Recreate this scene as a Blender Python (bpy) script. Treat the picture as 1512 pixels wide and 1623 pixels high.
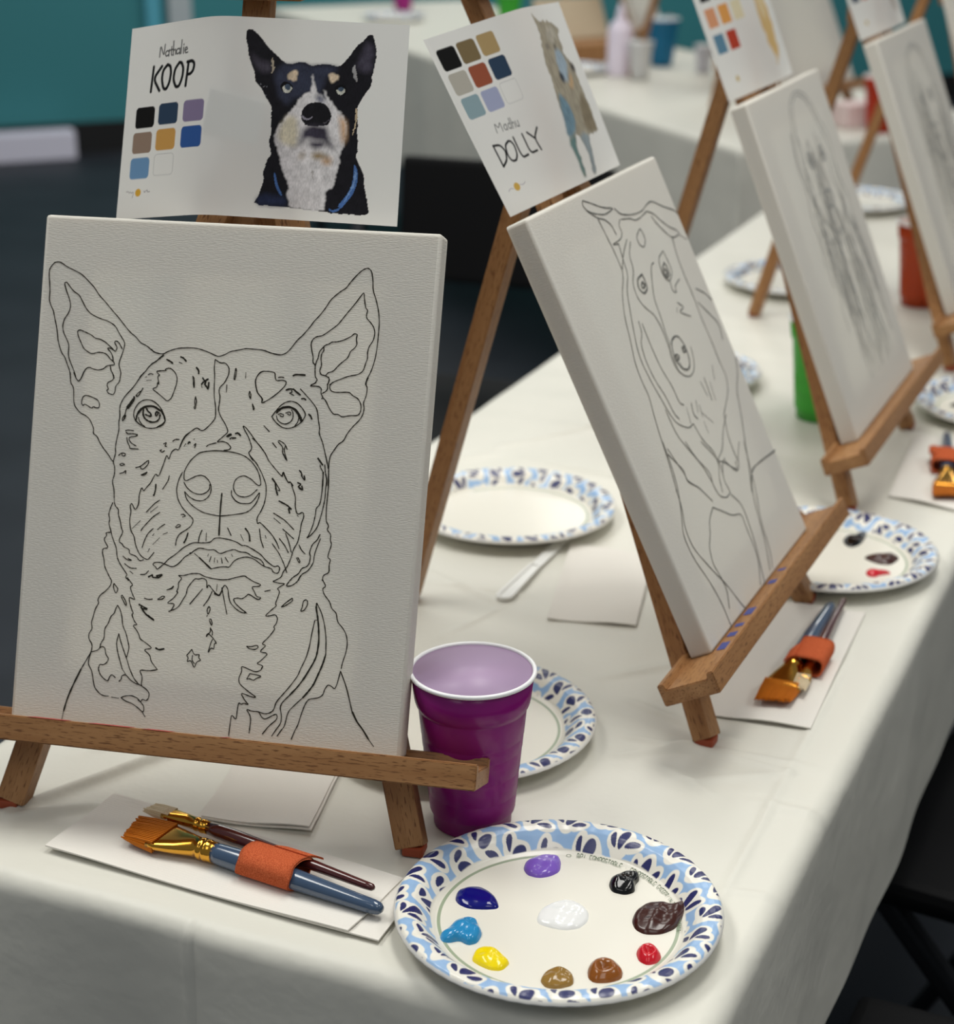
import bpy, bmesh, math, random
import numpy as np
from mathutils import Vector, Matrix, Euler

for o in list(bpy.data.objects):
    bpy.data.objects.remove(o)
scene = bpy.context.scene
COL = scene.collection
ZT = 0.74                      # table top height

# ------------------------------------------------------------------ camera
CAM_H, PITCH, ROLL, FPX, SHIFT = 0.65038, 0.42462, 0.00269, 2847.64, 167.34
cd = bpy.data.cameras.new('camera'); cam = bpy.data.objects.new('camera', cd); COL.objects.link(cam)
c, s = math.cos(PITCH), math.sin(PITCH)
fw = Vector((0, c, -s)); up0 = Vector((0, s, c)); r0 = Vector((1, 0, 0))
rr = r0*math.cos(ROLL) + up0*math.sin(ROLL); uu = up0*math.cos(ROLL) - r0*math.sin(ROLL)
M = Matrix((rr, uu, -fw)).transposed().to_4x4(); M.translation = Vector((0, 0, CAM_H + ZT))
cam.matrix_world = M
cd.sensor_fit = 'VERTICAL'; cd.sensor_height = 24.0; cd.sensor_width = 24.0*1512/1623
cd.lens = FPX/1623*24.0
cd.shift_y = SHIFT/1623
cd.clip_start = .05; cd.clip_end = 60
cd.dof.use_dof = True; cd.dof.focus_distance = 1.17; cd.dof.aperture_fstop = 4.4
scene.camera = cam

# ------------------------------------------------------------------ light
w = bpy.data.worlds.new('world'); scene.world = w; w.use_nodes = True
w.node_tree.nodes['Background'].inputs[0].default_value = (.86, .93, 1.0, 1)
w.node_tree.nodes['Background'].inputs[1].default_value = .34
def ceiling_or_fill_lamp(x, y, sx, sy, power, color=(1, .985, .93), z=2.9):
    l = bpy.data.lights.new('ceiling_or_fill_light', 'AREA'); l.shape = 'RECTANGLE'; l.size = sx; l.size_y = sy
    l.energy = power; l.color = color
    o = bpy.data.objects.new('ceiling_or_fill_light', l); COL.objects.link(o); o.location = (x, y, z)
for ly, pw in ((-.6, 10), (1.5, 42), (3.4, 17), (5.4, 20), (7.4, 26)):  # first row is an added fill behind the camera, brightening the canvases
    for lx in ((-2.6, -1.1, .4) if ly > 5 else (-1.2, .4)):
        ceiling_or_fill_lamp(lx+(1.7 if ly > 5 else 0), ly, .6, 1.2, pw)
ceiling_or_fill_lamp(1.9, .6, .6, 1.2, 26)  # added fill on the right, lifts the second canvas and side overhang
scene.view_settings.view_transform = 'Standard'; scene.view_settings.look = 'None'
scene.view_settings.gamma = 1.0; scene.view_settings.use_curve_mapping = False
scene.view_settings.exposure = -0.72

# ------------------------------------------------------------------ helpers
def lin(rgb):
    return tuple(((v/255)/12.92 if v/255 <= .04045 else ((v/255+.055)/1.055)**2.4) for v in rgb)
def mat(name, rgb, rough=.5, spec=.5, metal=0, **kw):
    m = bpy.data.materials.new(name); m.use_nodes = True
    b = m.node_tree.nodes['Principled BSDF']
    b.inputs['Base Color'].default_value = (*lin(rgb), 1); b.inputs['Roughness'].default_value = rough
    b.inputs['Specular IOR Level'].default_value = spec; b.inputs['Metallic'].default_value = metal
    for k, v in kw.items(): b.inputs[k.replace('_', ' ')].default_value = v
    return m
def N(m, t): return m.node_tree.nodes.new(t)
def LK(m, a, b): m.node_tree.links.new(a, b)
def add_noise_bump(m, scale=(1, 1, 1), nscale=100, strength=.2, dist=.001, detail=3, coord='Object'):
    b = m.node_tree.nodes['Principled BSDF']
    tc = N(m, 'ShaderNodeTexCoord'); mp = N(m, 'ShaderNodeMapping'); no = N(m, 'ShaderNodeTexNoise'); bu = N(m, 'ShaderNodeBump')
    mp.inputs['Scale'].default_value = scale; no.inputs['Scale'].default_value = nscale; no.inputs['Detail'].default_value = detail
    bu.inputs['Strength'].default_value = strength; bu.inputs['Distance'].default_value = dist
    LK(m, tc.outputs[coord], mp.inputs[0]); LK(m, mp.outputs[0], no.inputs['Vector']); LK(m, no.outputs['Fac'], bu.inputs['Height'])
    LK(m, bu.outputs[0], b.inputs['Normal'])
    return no, bu
def color_noise(m, c1, c2, scale=(1, 1, 1), nscale=20, detail=4, lo=.35, hi=.65):
    b = m.node_tree.nodes['Principled BSDF']
    tc = N(m, 'ShaderNodeTexCoord'); mp = N(m, 'ShaderNodeMapping'); no = N(m, 'ShaderNodeTexNoise'); cr = N(m, 'ShaderNodeValToRGB')
    mp.inputs['Scale'].default_value = scale; no.inputs['Scale'].default_value = nscale; no.inputs['Detail'].default_value = detail
    cr.color_ramp.elements[0].position = lo; cr.color_ramp.elements[1].position = hi
    cr.color_ramp.elements[0].color = (*lin(c1), 1); cr.color_ramp.elements[1].color = (*lin(c2), 1)
    LK(m, tc.outputs['Object'], mp.inputs[0]); LK(m, mp.outputs[0], no.inputs['Vector']); LK(m, no.outputs['Fac'], cr.inputs[0])
    LK(m, cr.outputs[0], b.inputs['Base Color'])
    return cr
def translucent(m, color, fac):
    nt = m.node_tree; out = nt.nodes['Material Output']; b = nt.nodes['Principled BSDF']
    tr = N(m, 'ShaderNodeBsdfTranslucent'); mx = N(m, 'ShaderNodeMixShader'); mx.inputs[0].default_value = fac
    if color is not None: tr.inputs[0].default_value = (*lin(color), 1)
    LK(m, b.outputs[0], mx.inputs[1]); LK(m, tr.outputs[0], mx.inputs[2]); LK(m, mx.outputs[0], out.inputs[0])
    return tr
def wood(name, dark, light, fleck):
    m = mat(name, light, .45, .35)
    b = m.node_tree.nodes['Principled BSDF']
    cr = color_noise(m, dark, light, (70, 70, 5), 1.0, 5, .3, .7)
    tc = N(m, 'ShaderNodeTexCoord'); mp = N(m, 'ShaderNodeMapping'); no = N(m, 'ShaderNodeTexNoise'); r2 = N(m, 'ShaderNodeValToRGB'); mx = N(m, 'ShaderNodeMix')
    mx.data_type = 'RGBA'
    mp.inputs['Scale'].default_value = (900, 900, 110); no.inputs['Scale'].default_value = 1; no.inputs['Detail'].default_value = 2
    r2.color_ramp.elements[0].position = .56; r2.color_ramp.elements[1].position = .66
    LK(m, tc.outputs['Object'], mp.inputs[0]); LK(m, mp.outputs[0], no.inputs['Vector']); LK(m, no.outputs['Fac'], r2.inputs[0])
    LK(m, r2.outputs[0], mx.inputs[0]); LK(m, cr.outputs[0], mx.inputs[6]); mx.inputs[7].default_value = (*lin(fleck), 1)
    LK(m, mx.outputs[2], b.inputs['Base Color'])
    return m

def tag(o, label=None, cat=None, group=None, kind=None):
    if label: o['label'] = label
    if cat: o['category'] = cat
    if group: o['group'] = group
    if kind: o['kind'] = kind
    return o
def empty(name, loc, rot=(0, 0, 0)):
    o = bpy.data.objects.new(name, None); COL.objects.link(o); o.location = loc; o.rotation_euler = rot
    o.empty_display_size = .05
    return o
def mesh(name, verts, faces, m, parent=None, smooth=False, mw=None, cols=None):
    me = bpy.data.meshes.new(name); me.from_pydata([tuple(v) for v in verts], [], [tuple(f) for f in faces])
    if smooth: me.polygons.foreach_set('use_smooth', [True]*len(me.polygons))
    if cols is not None:
        a = me.color_attributes.new('Col', 'FLOAT_COLOR', 'POINT')
        cc = np.ones((len(verts), 4), np.float32); cc[:, :3] = cols; a.data.foreach_set('color', cc.ravel())
    me.update()
    if m: me.materials.append(m)
    o = bpy.data.objects.new(name, me); COL.objects.link(o)
    if parent: o.parent = parent
    if mw is not None: o.matrix_local = mw
    return o
def bm_obj(name, bm, m, parent=None, smooth=False, mw=None):
    me = bpy.data.meshes.new(name); bm.normal_update(); bm.to_mesh(me); bm.free()
    if smooth: me.polygons.foreach_set('use_smooth', [True]*len(me.polygons))
    me.materials.append(m)
    o = bpy.data.objects.new(name, me); COL.objects.link(o)
    if parent: o.parent = parent
    if mw is not None: o.matrix_local = mw
    return o
def box_bm(x0, x1, y0, y1, z0, z1, bev=0, seg=2):
    bm = bmesh.new(); bmesh.ops.create_cube(bm, size=1)
    for v in bm.verts:
        v.co = Vector((x0+(v.co.x+.5)*(x1-x0), y0+(v.co.y+.5)*(y1-y0), z0+(v.co.z+.5)*(z1-z0)))
    if bev: bmesh.ops.bevel(bm, geom=list(bm.edges), offset=bev, segments=seg, profile=.6, affect='EDGES')
    return bm
def box(name, m, x0, x1, y0, y1, z0, z1, parent=None, bev=.001, mw=None):
    return bm_obj(name, box_bm(x0, x1, y0, y1, z0, z1, bev), m, parent, mw=mw)
def axis_matrix(p0, p1, xd):
    z = (Vector(p1)-Vector(p0)).normalized(); x = Vector(xd); x = (x - z*x.dot(z)).normalized(); y = z.cross(x)
    M = Matrix((x, y, z)).transposed().to_4x4(); M.translation = Vector(p0)
    return M
LOCM = {}
def stick(name, m, parent, p0, p1, wx, wy, xd, bev=.0012):
    L = (Vector(p1)-Vector(p0)).length; AM = axis_matrix(p0, p1, xd)
    o = bm_obj(name, box_bm(-wx/2, wx/2, -wy/2, wy/2, 0, L, bev), m, parent, mw=AM); LOCM[o.name] = AM
    return o
def lathe(name, prof, m, parent=None, seg=64, smooth=True, mw=None, sx=1, sy=1):
    V, F = [], []
    n = len(prof)
    for r, z in prof:
        for k in range(seg):
            a = 2*math.pi*k/seg; V.append((r*math.cos(a)*sx, r*math.sin(a)*sy, z))
    for i in range(n-1):
        for k in range(seg):
            k2 = (k+1) % seg; F.append((i*seg+k, i*seg+k2, (i+1)*seg+k2, (i+1)*seg+k))
    if prof[0][0] > 1e-5: F.append(tuple(range(seg-1, -1, -1)))
    if prof[-1][0] > 1e-5: F.append(tuple(range((n-1)*seg, n*seg)))
    return mesh(name, V, F, m, parent, smooth, mw)
def copy_tree(o, parent=None):
    c = o.copy(); COL.objects.link(c)
    if parent is not None:
        c.parent = parent; c.matrix_local = o.matrix_local.copy()
    for ch in [x for x in o.children]:
        copy_tree(ch, c)
    return c
def parse(sv, sc=1e-4): return [tuple(float(q)*sc for q in p.split(',')) for p in sv.split()]
def chaikin(p, it=1, closed=False):
    p = [np.array(q) for q in p]
    for _ in range(it):
        q = [] if closed else [p[0]]
        n = len(p)
        for i in range(n if closed else n-1):
            a, b = p[i], p[(i+1) % n]; q += [a*.8+b*.2, a*.2+b*.8]
        if not closed: q.append(p[-1])
        p = q
    return p
def ribbons(polys, fmap, m, name, parent, mw=None, rnd=None):
    """polys: list of (points, half width); fmap maps flat (x,y) to 3d"""
    V, F = [], []
    rnd = rnd or random.Random(3)
    for pts, hw in polys:
        p = chaikin(pts, 2) if len(pts) > 2 else [np.array(q) for q in pts]
        n = len(p)
        if n < 2: continue
        base = len(V)
        for i in range(n):
            a = p[max(i-1, 0)]; b = p[min(i+1, n-1)]; d = b-a; l = np.hypot(*d)
            d = d/l if l > 1e-9 else np.array((1, 0)); nn = np.array((-d[1], d[0]))
            e = hw*(.75+.5*rnd.random())*(.6 if i in (0, n-1) else 1)
            q = p[i] - (d*hw*.4 if i == 0 else 0) + (d*hw*.4 if i == n-1 else 0)
            V += [fmap(*(q+nn*e)), fmap(*(q-nn*e))]
        for i in range(n-1):
            k = base+2*i; F.append((k, k+1, k+3, k+2))
    return mesh(name, V, F, m, parent, mw=mw)
def in_poly(X, Y, P):
    ins = np.zeros(X.shape, bool); n = len(P); j = n-1
    for i in range(n):
        xi, yi = P[i]; xj, yj = P[j]
        if yi != yj:
            cnd = ((yi > Y) != (yj > Y)) & (X < (xj-xi)*(Y-yi)/(yj-yi)+xi)
            ins ^= cnd
        j = i
    return ins
def seg_dist(X, Y, pts):
    d = np.full(X.shape, 1e9)
    for (x0, y0), (x1, y1) in zip(pts[:-1], pts[1:]):
        dx, dy = x1-x0, y1-y0; L = dx*dx+dy*dy+1e-15
        t = np.clip(((X-x0)*dx+(Y-y0)*dy)/L, 0, 1)
        d = np.minimum(d, np.hypot(X-x0-t*dx, Y-y0-t*dy))
    return d
def vnoise(X, Y, sc, seed=0):
    xi = np.floor(X/sc).astype(int); yi = np.floor(Y/sc).astype(int); fx = X/sc-xi; fy = Y/sc-yi
    fx = fx*fx*(3-2*fx); fy = fy*fy*(3-2*fy)
    def h(a, b):
        q = np.sin(a*127.1+b*311.7+seed*74.7)*43758.5453; return q-np.floor(q)
    return (h(xi, yi)*(1-fx)+h(xi+1, yi)*fx)*(1-fy)+(h(xi, yi+1)*(1-fx)+h(xi+1, yi+1)*fx)*fy

# ------------------------------------------------------------------ materials
M_BEECH = wood('beech_wood', (144, 100, 60), (172, 128, 84), (112, 74, 44))
M_RUBBER = mat('orange_rubber', (150, 64, 32), .6)
M_CANVAS = mat('canvas_cloth', (235, 234, 226), .9, .1)
add_noise_bump(M_CANVAS, (260, 260, 1500), 1.0, .6, .0006, 3)
translucent(M_CANVAS, (226, 212, 190), .30)
M_STRETCH = mat('stretcher_pine', (200, 170, 130), .6)
M_LINE = mat('ink_line', (48, 46, 40), .9, .1)
M_PENCIL = mat('pencil_line', (108, 108, 104), .9, .1)
M_PENCIL2 = mat('pencil_line_soft', (156, 156, 153), .9, .1)
M_CLOTH = mat('plastic_tablecloth', (226, 224, 213), .42, .35)
add_noise_bump(M_CLOTH, (1, 1, 1), 16, .34, .008, 4)
translucent(M_CLOTH, (215, 212, 200), .06)
M_NAPKIN = mat('paper_napkin', (229, 225, 217), .95, .05)
def _nap():
    m = M_NAPKIN; b = m.node_tree.nodes['Principled BSDF']
    tc = N(m, 'ShaderNodeTexCoord'); vo = N(m, 'ShaderNodeTexVoronoi'); bu = N(m, 'ShaderNodeBump'); mp = N(m, 'ShaderNodeMapping')
    mp.inputs['Rotation'].default_value = (0, 0, .5)
    vo.inputs['Scale'].default_value = 420; vo.inputs['Randomness'].default_value = .15; bu.inputs['Strength'].default_value = .35; bu.inputs['Distance'].default_value = .0006
    LK(m, tc.outputs['Object'], mp.inputs[0]); LK(m, mp.outputs[0], vo.inputs['Vector']); LK(m, vo.outputs['Distance'], bu.inputs['Height']); LK(m, bu.outputs[0], b.inputs['Normal'])
_nap()
def attr_mat(name, rough, spec, trans=0, coat=0):
    m = mat(name, (255, 255, 255), rough, spec); b = m.node_tree.nodes['Principled BSDF']
    a = N(m, 'ShaderNodeVertexColor'); a.layer_name = 'Col'; LK(m, a.outputs[0], b.inputs['Base Color'])
    if coat: b.inputs['Coat Weight'].default_value = coat; b.inputs['Coat Roughness'].default_value = .15
    if trans:
        t = translucent(m, None, trans); LK(m, a.outputs[0], t.inputs[0])
    return m
M_PRINT = attr_mat('printed_paper', .75, .2, .42)
M_PLATE = attr_mat('printed_plate', .35, .5, 0, .25)
M_WALL = mat('teal_wall_paint', (58, 136, 143), .6); 
M_BASE = mat('black_baseboard', (12, 12, 14), .6)
M_FLOOR = mat('dark_floor', (38, 41, 48), .55, .3)
color_noise(M_FLOOR, (34, 37, 44), (42, 46, 53), (1, 1, 1), 3, 5)
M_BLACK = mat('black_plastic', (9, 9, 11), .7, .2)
M_STEEL = mat('dark_steel', (40, 42, 46), .4, .5, .6)
M_WHITE = mat('white_plastic', (238, 238, 234), .35)

# ------------------------------------------------------------------ setting
def struct(o): o['kind'] = 'structure'; return o
struct(box('floor', M_FLOOR, -9, 9, -3, 14, -.1, 0, bev=0))
wa = Vector((-1.75, 8.0, 0)); wb = Vector((2.7, 9.75, 0)); wd = (wb-wa).normalized(); wang = math.atan2(wd.y, wd.x)
WM = Matrix.Translation(wa) @ Matrix.Rotation(wang, 4, 'Z')
struct(box('wall_back', M_WALL, -5, 9, 0, .15, .13, 3.2, bev=0, mw=WM))
struct(box('baseboard_back', M_BASE, -5, 9, -.02, .15, 0, .13, bev=0, mw=WM))
M_TRIMW = mat('pale_trim_paint', (186, 196, 200), .5); M_TRIMC = mat('cyan_trim_paint', (92, 178, 200), .5)
struct(box('trim_1', M_TRIMC, .335, .40, -.03, 0, .13, 3.2, bev=.003, mw=WM))
struct(box('trim_2', M_TRIMW, .43, .53, -.05, 0, .13, 3.2, bev=.003, mw=WM))
M_BOARD = mat('white_panel', (232, 230, 246), .5)
fp = box('floor_panel', M_BOARD, -1.6, -.03, -.16, -.06, 0, .12, bev=.01, mw=WM)
tag(fp, 'low white panel lying on the floor at the foot of the teal wall', 'panel')

# ------------------------------------------------------------------ tables and cloths
TY = -0.41262
CREASE = -.557          # pressed fold line running down the near overhang
def table_and_cloth(name, org, ang, x0, x1, y0, y1, drop, tlabel, clabel, seed, ridges=(), step=.008):
    """table frame: x across, y along; org world xy of the frame origin"""
    T = Matrix.Translation((org[0], org[1], 0)) @ Matrix.Rotation(ang, 4, 'Z')
    t = empty('folding_table', T @ Vector(((x0+x1)/2, (y0+y1)/2, 0)), (0, 0, ang)); tag(t, tlabel, 'table')
    hx, hy = (x1-x0)/2-.006, (y1-y0)/2-.006
    box('table_top', M_WHITE, -hx, hx, -hy, hy, ZT-.045, ZT-.006, t, .006)
    for sx in (-1, 1):
        for sy in (-1, 1):
            stick('leg', M_STEEL, t, (sx*(hx-.07), sy*(hy-.25), 0), (sx*(hx-.07), sy*(hy-.25), ZT-.045), .028, .028, (1, 0, 0), .006)
    rx = .014; rnd = random.Random(seed)
    def axis(a0, a1, st):
        mid = np.arange(a0, a1+st*.5, st); e = []
        k = 0
        ext = np.concatenate([np.linspace(0.002, rx*math.pi/2, 6), np.linspace(rx*math.pi/2+.012, drop, 14)])
        return np.concatenate([a0-ext[::-1], mid, a1+ext])
    A = axis(x0+rx, x1-rx, step); B = axis(y0+rx, y1-rx, step)
    X, Y = np.meshgrid(A, B)
    def fold(q, a0, a1):
        e = np.maximum(a0-q, q-a1); e = np.maximum(e, 0); sg = np.where(q < a0, -1, 1)
        th = np.minimum(e/rx, math.pi/2)
        out = rx*np.sin(th); dz = rx*(1-np.cos(th))+np.maximum(e-rx*math.pi/2, 0)
        return np.clip(q, a0, a1), sg, out, dz, e
    bx, sgx, ox, dzx, ex = fold(X, x0+rx, x1-rx); by, sgy, oy, dzy, ey = fold(Y, y0+rx, y1-rx)
    wv = lambda t, k: np.sin(t*k+1.3*seed)+.6*np.sin(t*k*2.3+.7)+.4*np.sin(t*k*.45+2)
    fx = (ex > 0)*(.0020*wv(Y, 14)*np.minimum(dzx/.12, 1)+.05*dzx)
    fy = (ey > 0)*(.0016*np.exp(-((X-CREASE)/.0028)**2)-.0016*np.exp(-((X-CREASE-.0045)/.0028)**2)+.006*wv(X, 15)*np.minimum(dzy/.12, 1)+.08*dzy)
    Z = -np.sqrt(dzx**2+dzy**2)
    PX = bx+sgx*(ox+fx); PY = by+sgy*(oy+fy)
    top = (ex <= .01) & (ey <= .01)
    h = .0012*(vnoise(X+9, Y+9, .07, seed)-.5)+.0010*(vnoise(X*.35+9, Y+4, .03, seed+1)-.5)
    for (ax, ay, bx_, by_, wd_, hh) in ridges:
        dx, dy = bx_-ax, by_-ay; L2 = dx*dx+dy*dy; tt = np.clip(((X-ax)*dx+(Y-ay)*dy)/L2, 0, 1)
        dd = np.hypot(X-ax-tt*dx, Y-ay-tt*dy); h = h+hh*np.exp(-(dd/max(wd_, .0035))**2)*np.sin(np.pi*np.clip(tt*.9+.05, 0, 1))**.5
    fall = np.exp(-np.maximum(np.maximum(ex, ey), 0)/.02)
    Z = Z+ZT-.0008+h*fall
    ny, nx = X.shape
    V = np.stack([PX, PY, Z], -1).reshape(-1, 3)
    ii = np.arange(ny*nx).reshape(ny, nx)
    F = np.stack([ii[:-1, :-1], ii[:-1, 1:], ii[1:, 1:], ii[1:, :-1]], -1).reshape(-1, 4)
    o = mesh('tablecloth', V, F.tolist(), M_CLOTH, smooth=True, mw=T); tag(o, clabel, 'tablecloth')
    return T
tx = lambda px, py: (px*math.cos(TY)+py*math.sin(TY), -px*math.sin(TY)+py*math.cos(TY))
RIDG = []
for (p0, p1, wd_, hh) in [((-.335, 1.10), (-.19, 1.225), .005, .007), ((-.33, 1.095), (-.268, 1.113), .005, .005), ((-.30, 1.19), (-.20, 1.26), .008, .003),
        ((-.06, 1.56), (.02, 1.47), .0025, .0022), ((-.05, 1.52), (.055, 1.485), .003, .0018), ((-.03, 1.40), (.03, 1.47), .0025, .0022), 
        ((0.159, 0.993), (0.231, 1.164), 0.0028, 0.0022), ((0.231, 1.164), (0.312, 1.362), 0.0028, 0.002), ((0.118, 1.220), (0.232, 1.165), 0.004, 0.003), ((0.141, 1.147), (0.231, 1.163), 0.006, 0.0022), ((0.171, 1.129), (0.138, 1.171), 0.004, 0.0026), ((0.164, 1.005), (0.196, 0.997), 0.003, 0.0018), ((.105, 1.19), (.20, 1.215), .004, .003), ((.15, 1.21), (.25, 1.17), .005, .003),
        ((.05, 1.86), (.22, 1.76), .006, .004), ((-.10, 1.82), (.02, 1.88), .006, .004), ((.10, 1.98), (.30, 1.93), .006, .004), ((.02, 1.9), (.16, 1.99), .004, .003),
        ((.30, 1.72), (.42, 1.62), .004, .003), ((.2, 1.12), (.33, 1.06), .006, .003), ((.10, 1.32), (.20, 1.36), .005, .002), ((.12, 1.28), (.21, 1.20), .003, .002)]:
    RIDG.append((*tx(*p0), *tx(*p1), wd_, hh))
table_and_cloth('t1', (0, 0), TY, -.824, -.214, .808, 3.27, .205,
    'long white-topped folding table carrying the row of easels', 'white plastic tablecloth under the near row of easels', 1, RIDG, .0028)
# second table across the room: long edge direction (.414,-.91)
A2 = math.atan2(.414, .91)       # frame: local y = (-.414,.91), local x=(.91,.414)
table_and_cloth('t2', (0, 0), A2, 2.077, 2.837, 3.25, 6.35, .345,
    'long folding table across the aisle behind the near table', 'white tablecloth hanging deep over the table across the aisle', 2, (), .02)

# ------------------------------------------------------------------ easels
BACKD = .0253
def P(u, d, wv_, lean, zb): return Vector((u, d*math.cos(lean)+wv_*math.sin(lean), zb-d*math.sin(lean)+wv_*math.cos(lean)))
ZB = 0.06464
M_PAINTR = mat('dried_red_paint', (176, 60, 52), .5); M_PAINTB = mat('dried_blue_paint', (64, 74, 142), .5)
def easel(x, y, yaw, lean, foot, label, group='tabletop easels in a row', stain=None, hu=0, hw=0):
    e = empty('tabletop_easel', (x, y, ZT), (0, 0, yaw)); tag(e, label, 'easel', group)
    p = lambda u, d, w_: P(u, d, w_, lean, ZB)
    ld = .0285
    zfoot = lambda u, d: (-(ZB-d*math.sin(lean))+.0042)/math.cos(lean)
    for sg in (-1, 1):
        wf = zfoot(0, ld)
        uf = .134+(-.0111-wf)*.284; ut = .134-(.445+.0111)*.284
        l = stick('leg', M_BEECH, e, p(sg*uf, ld, wf), p(sg*ut, ld, .445), .0205, .0155, (1, 0, 0))
        ft = p(sg*(uf+.002), ld, wf)
        bm_obj('rubber_foot', box_bm(-.0075, .0075, -.0075, .0075, -.0042, .003, .0018), M_RUBBER, l, mw=LOCM[l.name].inverted() @ Matrix.Translation(ft))
    stick('mast', M_BEECH, e, p(-.012+hu, ld+.012, .34), p(-.012+hu, ld+.012, .56), .020, .014, (1, 0, 0))
    stick('hinge_block', M_BEECH, e, p(-.035, ld+.010, .395), p(.035, ld+.010, .395), .024, .026, (0, 0, 1))
    # top holder
    stick('top_holder', M_BEECH, e, p(-.056+hu, ld-.004, .5262+hw), p(.026+hu, ld-.004, .5262+hw), .026, .030, (0, 0, 1))
    hinge = p(.004, ld+.024, .385)
    b = stick('back_leg', M_BEECH, e, Vector((.004, foot, .0042)), hinge, .020, .016, (1, 0, 0))
    bm_obj('rubber_foot', box_bm(-.0075, .0075, -.0075, .0075, -.0042, .003, .0018), M_RUBBER, b, mw=LOCM[b.name].inverted() @ Matrix.Translation((.004, foot, .0042)))
    # tray : U profile extruded along u
    d0, d1 = -.021, BACKD-.0005
    prof = [(d0, -.0045), (d1, -.0045), (d1, .0128), (d1-.005, .0128), (d1-.006, .008), (d0+.006, .008), (d0+.005, .0128), (d0, .0128)]
    n = len(prof); V = []; 
    for u in (-.196, .196): V += [(a, b_, u) for a, b_ in prof]
    F = [tuple(range(n-1, -1, -1)), tuple(range(n, 2*n))]+[(i, (i+1) % n, n+(i+1) % n, n+i) for i in range(n)]
    Mx = Matrix(((0, 0, 1), (math.cos(lean), math.sin(lean), 0), (-math.sin(lean), math.cos(lean), 0))).to_4x4()
    Mx.translation = Vector((0, 0, ZB))
    bm = bmesh.new(); vs = [bm.verts.new(v) for v in V]
    for f in F: bm.faces.new([vs[i] for i in f])
    bmesh.ops.recalc_face_normals(bm, faces=bm.faces)
    bmesh.ops.bevel(bm, geom=list(bm.edges), offset=.0008, segments=2, affect='EDGES')
    tr = bm_obj('tray', bm, M_BEECH, e, mw=Mx)
    rnd = random.Random(int(x*1000))
    if stain:
        sm, spots = stain
        for u0, u1, wd_ in spots:
            q = [(d0+.0004, .01305, u0), (d0+.0046, .01305, u0+.004), (d0+.0046, .01305, u1), (d0+.0004, .01305, u1-.004)]
            if wd_: q = [(d0+.0062, .0083, u0), (d0+.0190, .0083, u0+.003), (d0+.0190, .0083, u1), (d0+.0062, .0083, u1-.003)]
            so = mesh('paint_stain', q, [(0, 1, 2, 3)], sm, tr)
    return e
# ------------------------------------------------------------------ canvases
CWD, CHT, CTH = .279, .348, .0173
def canvas(x, y, yaw, lean, label, group='stretched canvases on easels'):
    o = empty('stretched_canvas', (x, y, ZT), (0, 0, 0)); tag(o, label, 'canvas', group)
    loc = Matrix.Translation((x, y, ZT)) @ Matrix.Rotation(yaw, 4, 'Z') @ Matrix.Translation((0, 0, ZB)) @ Matrix.Rotation(-lean, 4, 'X')
    o.matrix_world = loc
    bm = box_bm(-CWD/2, CWD/2, 0, CTH, .008, .008+CHT)
    be = [e for e in bm.edges if all(v.co.y < .001 for v in e.verts)]
    ve = [e for e in bm.edges if abs(e.verts[0].co.y-e.verts[1].co.y) > .01]
    bmesh.ops.bevel(bm, geom=be+ve, offset=.0025, segments=3, affect='EDGES', profile=.5)
    bmesh.ops.delete(bm, geom=[f for f in bm.faces if f.normal.y > .9 and all(v.co.y > CTH-.001 for v in f.verts)], context='FACES')
    for f in bm.faces: f.smooth = abs(f.normal.y) < .98 and f.calc_area() < .002
    bm_obj('canvas_cloth', bm, M_CANVAS, o)
    w0, w1 = .0095, .0065+CHT; a = CWD/2-.0015; bw = .036
    for q in ((-a, a, w0, w0+bw), (-a, a, w1-bw, w1), (-a, -a+bw, w0+bw, w1-bw), (a-bw, a, w0+bw, w1-bw)):
        bm_obj('stretcher_bar', box_bm(q[0], q[1], .0022, .0168, q[2], q[3], .0008), M_STRETCH, o)
    return o
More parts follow.
